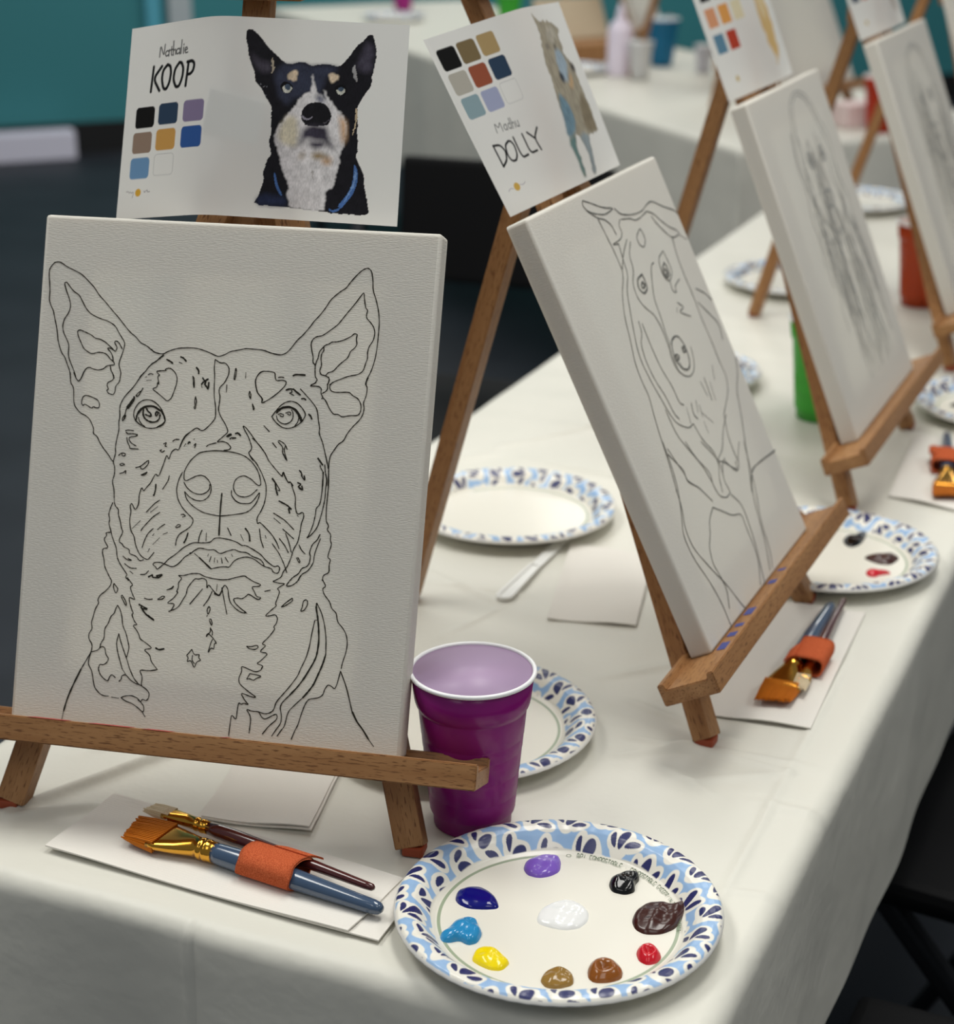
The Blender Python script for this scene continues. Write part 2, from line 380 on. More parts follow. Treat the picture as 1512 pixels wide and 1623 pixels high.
DATA = {
 'draw1': ["-1128,2451 -1138,2503 -1163,2553 -1182,2597 -1205,2619 -1223,2657 -1239,2702 -1249,2759 -1259,2804 -1275,2854 -1288,2905 -1309,2938 -1325,2977 -1324,3034 -1331,3097 -1338,3136 -1340,3182 -1327,3208 -1304,3235 -1274,3241 -1252,3234 -1214,3211 -1163,3191 -1107,3168 -1074,3144 -1038,3112 -1002,3080 -965,3031 -916,2988 -864,2935 -811,2886 -759,2830 -713,2785 -681,2767 -639,2724 -592,2707 -541,2668 -504,2659 -467,2659", "-1088,2453 -1104,2499 -1140,2566 -1158,2610 -1157,2679 -1176,2717 -1204,2761 -1214,2806 -1205,2853 -1174,2900 -1164,2946 -1179,2996 -1204,3046 -1223,3097 -1209,3108 -1189,3087 -1152,3046 -1108,3023 -1087,2990 -1052,2935 -1013,2898 -950,2873 -882,2857 -831,2829 -797,2777 -756,2725 -752,2703 -763,2651 -787,2576 -775,2537 -764,2509 -770,2474", "-834,2670 -856,2685 -889,2712 -933,2732 -970,2735 -1002,2759 -1052,2776 -1083,2787 -1104,2776 -1092,2739 -1071,2701 -1049,2662 -1017,2641 -986,2627 -938,2643 -895,2640 -870,2625 -850,2601 -824,2585 -813,2563 -868,2557 -893,2532 -929,2521 -965,2525 -997,2537 -1020,2527 -1037,2498 -1052,2456", "-827,2585 -833,2619 -847,2646 -877,2673 -862,2676 -837,2667 -814,2654 -805,2683 -828,2715 -820,2727 -798,2720 -768,2674", "-846,2555 -838,2522 -817,2495 -812,2471", "-466,2650 -507,2616 -564,2573 -590,2532 -627,2495 -629,2483", "-1134,2494 -1126,2420 -1100,2393 -1092,2274 -1038,2220 -1001,2208 -968,2185 -933,2124 -935,2087 -905,2072 -883,2031 -849,1988 -816,1956 -786,1915 -776,1910", "-1108,2495 -1093,2462 -1070,2434 -1053,2453 -1035,2500", "-829,2513 -815,2480 -819,2460 -857,2440 -859,2420 -846,2395 -859,2389 -849,2370 -811,2359 -798,2381 -798,2421 -770,2451 -766,2517", "-1024,2272 -1037,2289 -1031,2329 -1011,2345 -974,2339 -918,2319 -903,2292 -907,2263 -932,2264 -947,2272 -958,2257 -1010,2286 -1024,2272", "-598,2527 -628,2486 -668,2421 -726,2355 -752,2302 -756,2268 -749,2217 -756,2177 -749,2126 -761,2062 -767,2005 -761,1965 -774,1913 -772,1896 -761,1874 -758,1823 -772,1771 -754,1721 -748,1657", "-635,2196 -653,2229 -650,2269 -626,2313 -592,2338 -550,2345 -513,2335 -475,2309 -449,2277 -431,2244 -420,2205 -441,2175 -482,2158 -523,2150 -566,2155 -603,2173 -635,2196", "*-632,2199 -629,2231 -616,2263 -594,2287 -559,2303 -517,2303 -480,2289 -454,2271 -431,2238 -422,2208", "-621,2243 -588,2284 -541,2300 -504,2296 -467,2274", "-424,2205 -447,2181 -476,2164", "-616,2220 -608,2198 -591,2176 -563,2159", "*-584,2279 -585,2245 -574,2220 -551,2202 -520,2193 -485,2198 -465,2219 -462,2248", "*-564,2286 -550,2264 -531,2254 -523,2232 -542,2234 -569,2243", "*-495,2257 -494,2240 -482,2241 -475,2264 -490,2266 -495,2257", "*-472,2264 -462,2253", "-598,2420 -614,2390 -627,2364 -648,2360 -632,2384 -612,2399", "*-657,2359 -658,2331 -674,2307 -696,2274 -705,2282 -686,2306 -665,2342", "-705,2277 -712,2248 -717,2202 -728,2187 -732,2201 -717,2233 -707,2225 -714,2202", "-702,2123 -684,2130 -642,2127", "-698,2115 -685,2102 -652,2107 -607,2102 -627,2089 -669,2083 -673,2063 -653,2041 -616,2024", "-663,2015 -662,2004 -599,2005", "-689,2079 -684,2051 -664,2018", "-740,1950 -720,1971 -690,1968 -692,1953 -710,1949 -717,1966", "-726,1891 -712,1901 -687,1894 -714,1883 -726,1891", "-722,1829 -692,1839 -678,1857 -679,1832", "-610,1877 -575,1888 -541,1919 -518,1937 -519,1909 -550,1873 -568,1871 -578,1888", "-567,1831 -544,1842 -521,1858 -537,1834 -564,1829", "-446,2005 -428,2015 -442,2002 -427,1995 -410,2008", "-422,2052 -399,2065 -412,2036 -397,2037", "-358,2074 -341,2089 -311,2091", "-245,2141 -275,2116 -295,2072 -311,2015 -333,2027 -361,2003 -375,1948 -393,1983 -409,1923 -440,1824 -463,1851 -494,1780 -516,1756 -541,1720 -552,1747 -560,1735 -569,1695 -570,1671", "*-455,1777 -455,1743 -459,1715 -466,1697", "*-404,1747 -386,1777", "-386,1777 -367,1812 -364,1841", "-275,2046 -262,2066", "-569,2512 -552,2522 -534,2517", "-589,2494 -577,2498", "-578,2472 -543,2477", "-560,2687 -534,2666 -474,2656 -439,2678 -399,2694 -364,2705 -275,2713 -221,2710 -154,2692 -105,2673 -75,2665 -35,2680 4,2705 62,2717 108,2731 179,2730 232,2728 286,2711 334,2705", "-470,2653 -490,2635 -518,2605 -552,2586", "*-444,2624 -416,2612 -397,2599", "*-347,2647 -326,2642 -303,2619", "*-353,2610 -332,2603", "-450,2547 -483,2545 -515,2538 -483,2514 -501,2507 -484,2449 -498,2468 -497,2434 -533,2418 -502,2400 -451,2366 -419,2341 -391,2362 -374,2414 -360,2466 -359,2505 -375,2538 -406,2564 -428,2566 -451,2556 -441,2547", "-547,2521 -532,2517", "*-229,2584 -209,2562 -209,2540", "-251,2523 -238,2513 -232,2437 -241,2468 -248,2523", "*-179,2517 -163,2495 -137,2511", "*-184,2471 -171,2489 -151,2496 -161,2473 -145,2457 -134,2438 -132,2489", "-184,2466 -177,2449", "-219,2387 -208,2357 -215,2300 -224,2311 -218,2328 -223,2356 -219,2387", "-100,2645 -102,2589 -94,2533 -92,2449 -86,2388 -72,2332 -65,2254 -93,2213 -137,2167 -160,2160 -194,2180 -231,2152", "-100,2645 -60,2622 -25,2627 4,2595 5,2551 -20,2493 -53,2460 -56,2429 -45,2401 -47,2351 -51,2308 -32,2267 8,2214 33,2165 -3,2132 -47,2089 -7,2100 30,2092 61,2063 45,2045 10,2040", "-116,2056 -99,2071 -47,2086", "-231,2152 -269,2116 -290,2075 -302,2040", "51,2596 58,2582 52,2520 43,2517 46,2559 51,2596", "124,2572 124,2533", "*-4,2480 -3,2432", "160,2449 156,2426 171,2390 171,2427 160,2449", "185,2366 197,2319 202,2339 185,2366", "243,2585 226,2581 202,2552 195,2512 206,2468 217,2441 252,2404 248,2379 263,2378", "*278,2224 319,2188", "*23,2133 43,2152 58,2150 32,2134", "45,2118 59,2130 97,2130 63,2122", "*81,2157 101,2164 120,2146", "132,2211 146,2184 173,2147 191,2109 205,2076 201,2053 184,2038 202,2008 221,1986", "132,2211 150,2207 189,2165 221,2128 266,2080 305,2038", "*346,2114 377,2086", "*-248,2066 -240,2081 -233,2073", "-208,2097 -203,2104", "-205,2058 -189,2076 -198,2042", "244,2726 304,2707 357,2702 394,2716 424,2748 465,2809 503,2845 550,2906 571,2940 608,2981 644,3033 674,3087 706,3119 741,3149 774,3170 802,3213 844,3264 881,3299 914,3312 939,3291 952,3237 958,3166 986,3102 1009,3026 1019,2955 1019,2867 1017,2795 1011,2723 992,2639 963,2577 957,2542", "711,2526 741,2549 791,2571 836,2591 903,2606 936,2633 948,2686 958,2714 954,2753 960,2792 988,2837 995,2887 983,2925 961,2952 930,2980 926,2999 934,3033 919,3045 907,3092 899,3149 886,3135 845,3072 796,3008 765,2965 736,2925 680,2880 636,2847 596,2839 572,2821 561,2790 569,2751 584,2702 584,2666 603,2651 603,2615 609,2571 625,2555 610,2529 582,2518", "603,2648 609,2676 619,2699 622,2738 643,2767 664,2788 687,2795 703,2810 743,2813 788,2828 837,2856 853,2874 876,2872 870,2841 879,2803 861,2775 837,2757 823,2711 777,2673 751,2643 730,2617 696,2607 680,2586", "651,2773 655,2751 640,2728 638,2695 647,2651 635,2617 645,2590 681,2584 705,2571 709,2549 694,2525", "*453,2569 472,2580 539,2580", "352,2552 375,2557 393,2554", "579,2511 640,2511 658,2496 655,2468 675,2436 663,2431", "618,2533 579,2511", "700,2579 708,2560 697,2521 701,2499 691,2482 666,2466", "729,2542 711,2516 722,2487 758,2478 852,2487 874,2466 916,2447 939,2409 940,2365 925,2336 862,2331 814,2318 787,2335 755,2332 727,2362 693,2421 675,2436", "973,2591 958,2546 973,2522 969,2467 952,2421 962,2389 958,2350 939,2310 891,2257 858,2210 838,2161 803,2137 780,2099 755,2058 749,2013 752,1947 756,1857", "511,2487 552,2450 596,2409 634,2367 646,2329 652,2290 667,2236 665,2197 692,2148 712,2088 731,2029 749,1969", "240,2587 210,2562 192,2522 201,2483 214,2439 245,2414 258,2398 247,2377 263,2378 310,2409 359,2449 405,2499 412,2528 387,2537 341,2529 331,2548 328,2584 284,2589 240,2587", "*413,2472 439,2482 468,2481 480,2468 517,2445", "471,2440 435,2454 458,2458 451,2474", "*525,2421 542,2425 557,2415", "326,2285 352,2326 384,2367 417,2391 457,2402 498,2391 536,2360 565,2318 543,2272 510,2242 477,2225 443,2216 401,2223 364,2248 338,2274", "*358,2326 391,2353 436,2365 478,2356 509,2331 529,2299 543,2272", "*359,2315 391,2348 437,2360 472,2353 504,2325 524,2293 537,2268", "360,2298 368,2271 393,2250 429,2244 462,2261 477,2289 475,2323 461,2344", "509,2325 518,2292 509,2258 493,2238", "371,2305 388,2314 412,2307 404,2290 383,2300", "423,2319 445,2329 460,2322 456,2305 435,2314", "332,2285 348,2264 370,2243", "*582,2322 598,2312 608,2290", "*349,2113 377,2084", "385,2129 397,2133 436,2111 454,2076", "386,2124 423,2090 420,2056 437,2030 460,2001 442,2041 431,2074 440,2103", "203,2136 234,2113 285,2064 318,2016 325,1999 370,1952 421,1903 433,1895 436,1929 447,1902 478,1854 494,1863 514,1838", "549,1943 572,1917 567,1905 595,1876 587,1912", "*670,2035 701,1999 708,1991", "690,1992 692,1976 715,1944 719,1854", "722,1995 729,1945 744,1902 745,1856", "-259,1874 -258,1823 -239,1815 -208,1833 -174,1852 -139,1862 -108,1854 -76,1826 -58,1787 -61,1742 -85,1706 -119,1687 -167,1689 -210,1708 -246,1742", "-259,1874 -247,1909 -218,1959 -168,2008 -128,2022 -51,2034 32,2035 103,2029 163,2012 213,1977 252,1934 276,1886 290,1831 276,1820 254,1831 217,1862 168,1882 128,1869 103,1842 95,1799 109,1764 138,1740 185,1736 225,1753 266,1795", "-256,1804 -233,1771 -195,1743 -158,1732 -122,1732 -88,1749 -69,1775 -72,1803", "85,1776 87,1742 117,1708 154,1692 224,1696 251,1727 282,1774", "-246,1742 -229,1690 -181,1648 -107,1611 -47,1602 13,1596 83,1607 188,1629 228,1652 265,1699 282,1746 285,1774", "*19,1751 17,1663 18,1579 21,1466", "-271,1873 -296,1815 -306,1752 -292,1690 -258,1636 -213,1595 -172,1564 -170,1541 -183,1512 -211,1487 -262,1452 -280,1413 -282,1373", "185,2036 198,2015 249,1968 290,1904 325,1833 331,1772 323,1704 304,1652 278,1605 285,1563 301,1579 342,1545 392,1502 432,1449 450,1410", "-260,1585 -243,1589 -224,1577 -247,1569", "-292,1498 -273,1519 -251,1509 -286,1492 -292,1498", "*-200,1465 -209,1425 -224,1395", "-101,1493 -118,1449 -121,1409", "-69,1476 -68,1419", "*78,1521 106,1473", "*202,1529 234,1494 241,1444", "173,1484 197,1444", "302,1534 316,1462 341,1407", "346,1492 354,1473", "-756,1628 -771,1586 -780,1546 -768,1512 -774,1483 -756,1439 -744,1400 -726,1361 -706,1323 -697,1261 -676,1222 -642,1179 -612,1145 -626,1129 -600,1107", "-744,1628 -736,1606 -710,1585 -710,1551 -692,1507 -679,1456 -665,1435 -696,1369 -661,1349 -657,1335 -610,1319 -611,1290 -559,1278 -532,1246 -503,1257", "-755,1425 -791,1419 -781,1402 -803,1372 -762,1318 -804,1309 -805,1280 -789,1236 -783,1190 -747,1130 -724,1097", "-569,1676 -568,1631 -589,1586 -620,1638 -630,1614 -619,1581 -626,1518 -611,1445 -584,1413 -571,1357 -546,1307 -523,1281 -497,1266 -473,1259 -451,1287 -432,1314", "-750,1674 -744,1628", "-418,1672 -455,1645 -510,1581", "-429,1627 -480,1583", "-411,1589 -459,1554 -498,1508 -526,1474 -539,1451", "-547,1521 -603,1462", "-369,1511 -400,1490 -420,1469", "-450,1475 -487,1438 -507,1390 -521,1338", "-346,1456 -378,1441", "-400,1416 -445,1367", "-442,1441 -452,1426", "-467,1337 -477,1313", "-655,1270 -623,1247 -583,1244 -618,1258", "-639,1220 -594,1192 -549,1194", "*-596,1172 -573,1156", "-519,1155 -483,1158 -461,1186", "*-460,1143 -429,1163 -433,1143 -385,1144 -357,1172 -404,1154", "-357,1240 -401,1197 -412,1216 -437,1231 -423,1246 -381,1250 -351,1241 -292,1223 -249,1252 -211,1301 -180,1320 -172,1335", "-353,1242 -326,1276 -275,1314 -225,1364 -162,1403 -91,1406 -38,1413 -10,1445 31,1450 102,1443 151,1431 188,1410 217,1414 272,1390 327,1361 366,1322 427,1285 450,1298 466,1283 460,1251 443,1243 418,1253 411,1273 351,1284 283,1327 241,1337 206,1334 166,1320 138,1300 109,1255 87,1259 52,1256 -18,1236", "*-18,1236 -68,1275 -107,1305", "-107,1305 -144,1331", "-174,1323 -146,1350 -112,1370 -76,1367 -40,1362 -4,1368 39,1340 91,1367 137,1381 174,1367 227,1367 270,1342 324,1330 350,1304 354,1287", "-43,1336 -48,1319", "*-24,1318 -33,1283", "3,1312 2,1283", "22,1299 25,1282", "*50,1316 59,1282", "*77,1321 100,1291", "119,1347 129,1331", "-245,1172 -210,1173 -157,1192 -98,1198 -67,1183 -13,1172 59,1168 112,1174 158,1192 222,1210 246,1197 289,1175 344,1160 330,1146 277,1141 301,1108 318,1076 353,1073 331,1054 261,1091 247,1075 217,1051 187,1057 155,1047 172,1018 216,985 259,960 218,960 175,984 136,1020 121,1064 114,1109 91,1138 75,1117 68,1088 56,1059 25,1076 2,1099 -27,1131 -36,1096 -41,1158 -72,1169 -101,1158 -125,1162 -158,1119 -176,1089 -179,1049 -203,1007 -223,966 -251,941 -304,919 -280,927 -254,980 -317,975 -269,1013 -237,1061 -251,1057 -239,1090 -242,1124 -217,1154 -245,1172", "*19,1072 56,1059 68,1088", "*216,985 259,960", "-66,1096 -109,1038 -150,984", "3,1085 -19,1029 -51,981", "69,1116 86,1055 119,939", "35,1136 33,1090", "-12,982 -25,955 -14,922 1,966 -12,982", "-19,921 -22,910", "-2,895 9,898 21,868 16,851 -2,889", "11,839 11,805 -12,791 -16,771 -1,798 31,773 64,736 46,737 46,694 25,704 4,659 22,743 32,761", "11,833 28,812 27,789", "-321,1066 -292,1079 -273,1101 -280,1080 -321,1066", "-382,997 -348,1023 -330,1019 -346,1001 -382,995", "*373,1117 411,1128", "-111,680 -130,652 -146,634 -130,621 -140,592 -111,606 -83,551 -71,598 -40,612 -59,628 -52,651 -90,642 -111,680", "-102,641 -105,606 -85,585", "432,2044 440,2022 459,2001", "433,1893 439,1930 449,1905 477,1857 493,1867 515,1815 537,1766 539,1705 551,1661 566,1651 597,1670 606,1638 591,1592 587,1535 578,1467 550,1415 540,1363 521,1306 508,1282 490,1258 481,1221 442,1198", "*364,1877 389,1850 396,1806 411,1768", "389,1853 429,1797 408,1801", "*423,1730 483,1706 520,1678 493,1690 505,1652", "558,1645 567,1637", "548,1946 567,1931 566,1908 595,1877 583,1910", "*543,1862 570,1853 548,1834 585,1812 574,1842", "391,1646 431,1627 474,1605 543,1546", "397,1613 446,1580", "464,1545 492,1525 548,1484", "486,1519 514,1462 538,1391", "446,1479 487,1437 517,1389", "399,1441 450,1384 491,1314 517,1255", "751,1955 759,1884 758,1789 756,1711 760,1622 783,1590 771,1564 802,1536 800,1496 813,1470 795,1407 792,1379 813,1369 805,1329 811,1280 770,1259 767,1224", "717,1947 715,1897 718,1825 711,1729 684,1700 685,1660 673,1587 650,1518 634,1494 667,1522 704,1573 723,1652 735,1720 742,1777 740,1832 744,1894 732,1932", "727,1530 710,1489 678,1459 662,1399 673,1380 668,1329 650,1305 618,1294 601,1256 557,1224 544,1205", "732,1502 709,1433 698,1388 697,1337 663,1278 619,1252 602,1210", "586,1448 606,1414 634,1391", "575,1361 582,1350 598,1326 603,1340 584,1364", "-723,1099 -726,1064 -760,1021 -800,989 -815,953 -802,937 -829,889 -839,830 -849,795 -837,756 -861,719 -859,684 -829,647 -833,595 -863,540 -898,472", "-610,1126 -590,1104 -566,1078 -587,1065 -565,1015 -540,977 -587,996 -585,968 -563,912 -548,885 -560,878 -535,829 -512,811 -548,805 -515,773 -495,741 -487,716 -443,694 -391,659 -457,647 -406,612 -397,572 -351,524", "-706,1077 -707,1049 -685,1007 -671,1043 -686,1059 -703,1078", "-639,1003 -648,996 -606,931 -601,943 -613,971 -639,1003", "-667,932 -678,908 -687,872 -710,853 -724,800 -749,764 -746,695 -768,664 -772,629 -789,610 -833,595", "-667,932 -643,899 -627,849 -620,798 -592,749 -573,693 -560,649 -573,584", "-643,739 -656,674 -642,612 -619,551 -600,500", "-643,739 -624,683 -594,617 -573,573 -546,505", "-772,629 -760,639 -736,635 -726,587 -702,561 -715,531 -739,514 -766,517 -773,484", "-833,595 -848,541 -848,507 -828,479", "*-371,666 -346,654 -308,665", "-478,997 -448,990 -418,996", "*-514,951 -480,937 -445,923 -491,924", "*-498,935 -464,892 -426,867 -388,848 -445,883", "*-898,472 -950,353 -986,252 -1004,169", "-1004,169 -1013,113", "-828,479 -817,459 -803,396 -790,352 -751,315 -719,302 -683,304", "-664,300 -609,296", "-773,484 -758,447 -729,421 -697,404 -684,443 -670,455 -644,435", "-618,411 -601,428 -600,453 -571,465 -534,428 -490,407 -472,406", "-601,501 -571,465", "-546,506 -511,442 -472,406 -456,398", "-351,524 -345,518 -407,504 -477,506 -449,459 -456,398 -421,382 -392,356 -393,321 -409,297 -437,308 -450,287 -470,300", "-594,302 -568,316 -520,325 -477,313 -450,287 -424,261 -421,227 -433,220 -465,245 -510,270 -559,282 -594,302", "*-433,220 -409,188", "766,1232 797,1187 772,1171 786,1133 831,1086 846,1043 883,1015 893,958 937,917 964,874 975,814 968,752 950,688 945,647", "442,1197 420,1188 474,1179 514,1182 456,1143 478,1126 469,1088 453,1039 465,1029 435,1001 386,951 415,954 461,969 478,943 472,908 453,884 466,871 427,814 378,761 414,756 365,706 433,704 381,646 353,626 401,617 391,595", "543,1206 516,1163 556,1169 595,1200 614,1244", "569,1089 530,1057 490,1017 526,1034 573,1069 569,1089", "665,1086 646,1076 643,1031 631,1004 657,1012 677,1048 677,1078 665,1086", "*742,1070 739,1039 756,973 767,912 777,818 770,722 751,670 729,627", "742,1070 782,1004 809,922 825,839 831,733", "*831,733 818,676 804,634", "737,952 724,869 714,773 697,698 665,621", "737,955 760,957", "400,612 390,585 350,567 247,603 256,567 236,514 245,478 307,436 376,397 334,399 255,422 295,366 324,344 285,351 268,341 249,353 244,299 241,230 205,269 201,209 197,118", "313,555 305,538 292,514 312,521 343,510 359,526 402,547 313,555", "275,736 307,736 347,751 360,738 338,719 296,721 275,736", "665,621 649,571 597,492 555,437 512,382 499,324 472,302 437,293 389,305 342,303 305,316 339,269 344,235 339,152", "*729,627 697,564 650,492 602,436", "602,436 553,381 542,346 558,291 556,240 527,197 499,149", "*804,634 788,590 764,525 733,477 696,429", "696,429 642,373 599,323 584,225 563,195 537,153", "395,305 421,266 446,257 519,304 529,282 522,259 473,214 433,156", "942,632 925,541 911,506 886,526 862,532 842,499 833,459 800,436 737,424 714,385 693,316 676,240 659,205 637,140", "942,632 995,520 1042,373", "*1042,373 1082,304 1126,258 1172,195", "1172,195 1210,152"],
 'draw2': ["-362,3496 -236,3452 -63,3380 147,3335 34,3328 -74,3324 -235,3363 -358,3410 -396,3465 -362,3496", "-358,3410 -225,3326 -109,3293 -26,3228 -12,3147", "-225,3326 -198,3167 -175,3027 -172,2890", "147,3335 227,3264 448,3219 658,3207 809,3238 932,3245 1123,3156 1339,3082 1388,3020", "190,3232 376,3204 447,3170 556,3168 751,3189", "169,3236 102,3201 113,3140 37,3097 -176,3095 -41,3075", "751,3189 872,3144 956,3066 1090,2976 1216,2929 1225,2885 1048,2891 954,2963 842,3069 806,3137", "1225,2885 1334,2820", "471,3095 339,3053 341,2982 412,2947 500,2998 498,3069 471,3095", "145,3074 -27,2994 -172,2890 -221,2824 -346,2737 -476,2577 -545,2402 -634,2233 -649,2083 -630,1961 -685,1822 -734,1642 -766,1476 -804,1352 -846,1225", "192,3044 62,2955 41,2842 -88,2754 -109,2641 -53,2548 65,2459 105,2349 101,2249 87,2092 90,1950", "-41,3075 -80,2947 -102,2835 -246,2733 -340,2581 -402,2480 -492,2310 -513,2199 -488,2036 -445,1886 -401,1734 -346,1638 -170,1542 -48,1545", "*156,2775 33,2764 -17,2697 46,2633 156,2656 163,2734 156,2775", "*102,2724 48,2702 79,2671 142,2687 102,2724", "*102,2705 109,2687", "750,2843 600,2815 551,2724 567,2639 640,2601 764,2655 767,2757 750,2843", "*677,2757 574,2719 590,2634 697,2649 695,2722 677,2757", "*632,2714 579,2689 608,2654 679,2674 632,2714", "*636,2692 635,2672", "471,2803 407,2798 333,2734 193,2567 178,2410 138,2280 134,2180", "640,2601 610,2527 683,2488 694,2547 847,2573", "*287,2210 184,2197 132,2130 116,2044 184,1954 277,1917 360,1945 409,2034 398,2130 355,2192 287,2210", "*126,2081 119,2051 173,2032 220,2052 185,2081 126,2081", "*139,2068 187,2049", "*337,2099 405,2091 399,2051 326,2055 337,2099", "*346,2082 386,2065", "173,2018 189,1973", "121,2184 52,2102 61,1988 153,1904 270,1862 395,1884 480,1963 511,2058", "606,2425 708,2358 576,2350 650,2311 771,2259", "568,2393 521,2354", "-264,2484 -289,2392 -397,2323 -432,2177 -406,2012 -344,1876 -318,1709 -269,1654", "-219,2453 -227,2258 -217,2077 -148,1897 -145,1756 -77,1715", "72,1691 24,1603 75,1547", "179,1679 131,1591", "208,1629 182,1534", "419,1774 442,1642", "526,1784 507,1644 496,1584", "603,1720 566,1563", "787,1815 717,1708", "197,1571 338,1434", "168,1498 164,1396", "-52,1688 -92,1558", "1048,2891 996,2747 982,2583 988,2436 985,2331 971,2166 985,1972 971,1806 997,1670 905,1547 613,1423", "1105,2428 1262,2348 1351,2262", "1034,2319 1149,2206 1296,2061 1228,1929", "613,1423 513,1243 506,1033", "1360,1741 1266,1615 1077,1497 1009,1366 917,1243 790,1068 664,895 531,743", "660,1408 455,1324 303,1205 97,1169 209,1132 429,974 460,1048", "-48,1545 -2,1387 127,1242 105,1125 12,1053 -35,941", "-449,1788 -433,1565 -330,1412 -200,1227 -154,1069", "-733,1504 -663,1422 -569,1312 -597,1241 -509,1171", "1393,850 986,873 731,893 613,804", "-728,1609 -755,1397 -808,1234 -935,1059 -1050,940 -1040,736 -930,490 -882,286 -891,83", "-698,1539 -638,1398 -580,1277 -591,1220 -438,1126 -363,1038 -288,949", "-848,1248 -867,1114 -976,953 -972,791 -803,542 -660,361 -549,148 -500,86", "-332,1481 -265,1315 -112,1139 -160,1051 -120,932 4,877 119,890 78,1011 188,1122 272,1137", "-49,1390 82,1242 142,1138 112,1063", "101,875 231,743 227,637 181,394 70,155 39,80", "-334,913 -497,858 -582,766 -691,704 -751,583 -714,465 -695,333 -794,208", "-334,913 -152,806 -46,736 154,685 131,564 131,304 -52,116", "694,1150 551,1067 476,983 399,976 307,1061 253,1122", "792,1119 696,887 633,732 470,505 423,258 313,124", "1370,842 977,881 766,885 636,841 525,704 462,551 388,337 247,128"],
 'dog1': [["sil", "1071,1237 1090,1254 1123,1249 1159,1222 1195,1179 1224,1149 1260,1119 1296,1085 1331,1059 1372,1038 1402,1038 1451,1052 1491,1048 1524,1037 1548,1029 1583,1043 1622,1052 1675,1048 1709,1039 1741,1045 1778,1089 1814,1141 1838,1174 1868,1208 1899,1235 1911,1253 1947,1255 1956,1219 1972,1175 1976,1124 1970,1061 1958,996 1955,945 1948,907 1924,874 1894,827 1871,782 1871,737 1879,651 1881,593 1891,543 1889,479 1881,446 1911,391 1948,323 1949,259 1971,183 2002,57 1771,59 1574,75 1377,86 1206,85 1240,158 1266,256 1259,300 1276,385 1306,425 1289,476 1279,520 1295,572 1287,636 1281,755 1267,767 1230,816 1199,872 1160,902 1149,966 1121,1028 1099,1085 1088,1142 1074,1179"], ["earinL", "1107,1111 1136,1087 1185,1051 1239,1041 1261,1023 1251,971 1198,968 1148,1017"], ["earedgeL", "1252,1093 1275,1056 1284,998 1264,940 1267,1010"], ["earinR", "1907,1216 1949,1174 1957,1111 1917,1077 1859,1055 1835,1028 1851,1080 1885,1151"], ["earinR", "1852,1061 1929,1090 1956,1085 1948,1009 1863,1004"], ["pale", "1824,1046 1839,1060 1838,1015 1858,978 1855,940 1832,967 1818,1008"], ["fore", "1307,1025 1451,1046 1545,1025 1636,1049 1729,1035 1705,996 1642,967 1617,850 1454,829 1393,761 1322,821 1304,884 1286,947"], ["white", "1543,987 1561,937 1584,855 1618,844 1656,808 1627,873 1649,859 1682,809 1725,761 1781,713 1802,650 1813,634 1807,576 1798,518 1775,472 1772,427 1769,369 1755,285 1733,226 1684,191 1700,147 1686,66 1443,86 1452,132 1423,175 1446,215 1416,271 1378,346 1349,460 1326,510 1310,547 1327,581 1337,626 1362,647 1385,690 1421,731 1452,771 1468,810 1505,844 1547,856"], ["greyv", "1585,842 1624,844 1654,789 1588,791"], ["cream", "1362,647 1411,694 1465,672 1481,551 1472,493 1426,490 1365,519 1335,568"], ["peach", "1745,713 1786,696 1811,634 1811,544 1785,517 1766,599 1755,663"], ["brow", "1380,978 1415,999 1445,988 1442,943 1428,910 1404,928 1379,940"], ["brow", "1660,987 1688,1004 1720,977 1732,946 1694,925 1663,949"], ["black", "1330,892 1361,923 1402,909 1424,878 1406,845 1367,840 1342,861"], ["eye", "1344,877 1360,894 1407,887 1418,871 1393,841 1360,846"], ["iris", "1363,894 1382,907 1403,890 1401,867 1382,860 1366,872"], ["black", "1704,881 1712,907 1750,921 1784,904 1796,873 1775,846 1736,844"], ["eye", "1713,884 1740,879 1772,894 1780,875 1755,848 1728,857"], ["iris", "1726,891 1748,905 1772,894 1760,874 1737,873"], ["nose", "1489,703 1499,748 1536,782 1588,794 1641,788 1676,758 1698,708 1694,691 1689,665 1665,638 1528,630 1492,673"], ["dark2", "1527,634 1665,642 1686,569 1720,514 1752,474 1715,485 1660,529 1606,545 1528,540 1479,487 1423,483 1426,493 1478,500 1494,545 1510,597"], ["dark2", "1541,532 1672,536 1662,497 1611,478 1571,492"], ["nosehi", "1490,699 1505,673 1538,669 1566,687 1569,700 1550,683 1517,684 1499,702"], ["nosehi2", "1630,672 1663,667 1689,678 1692,669 1664,657"], ["brown", "1571,447 1678,454 1702,436 1669,402 1648,420 1615,418 1582,429"], ["brown", "1492,398 1508,450 1537,458 1511,405"], ["peach", "1648,417 1720,424 1719,386 1671,373"], ["crease", "1584,346 1599,276 1607,276 1597,346"], ["navy2", "1240,158 1424,162 1439,89 1213,88"], ["collar", "1869,395 1882,389 1901,352 1903,275 1879,197 1837,137 1798,89 1780,114 1828,175 1863,241 1874,312"], ["collarhi", "1880,376 1893,326 1890,268 1859,196 1806,122 1846,195 1877,274"], ["collar", "1723,94 1744,80 1794,99 1789,79 1751,67 1724,75"], ["collar", "1334,318 1348,286 1363,229 1401,161 1389,154 1352,209 1334,273"], ["tanline", "1856,768 1867,775 1874,692 1858,595 1843,581 1860,656"]],
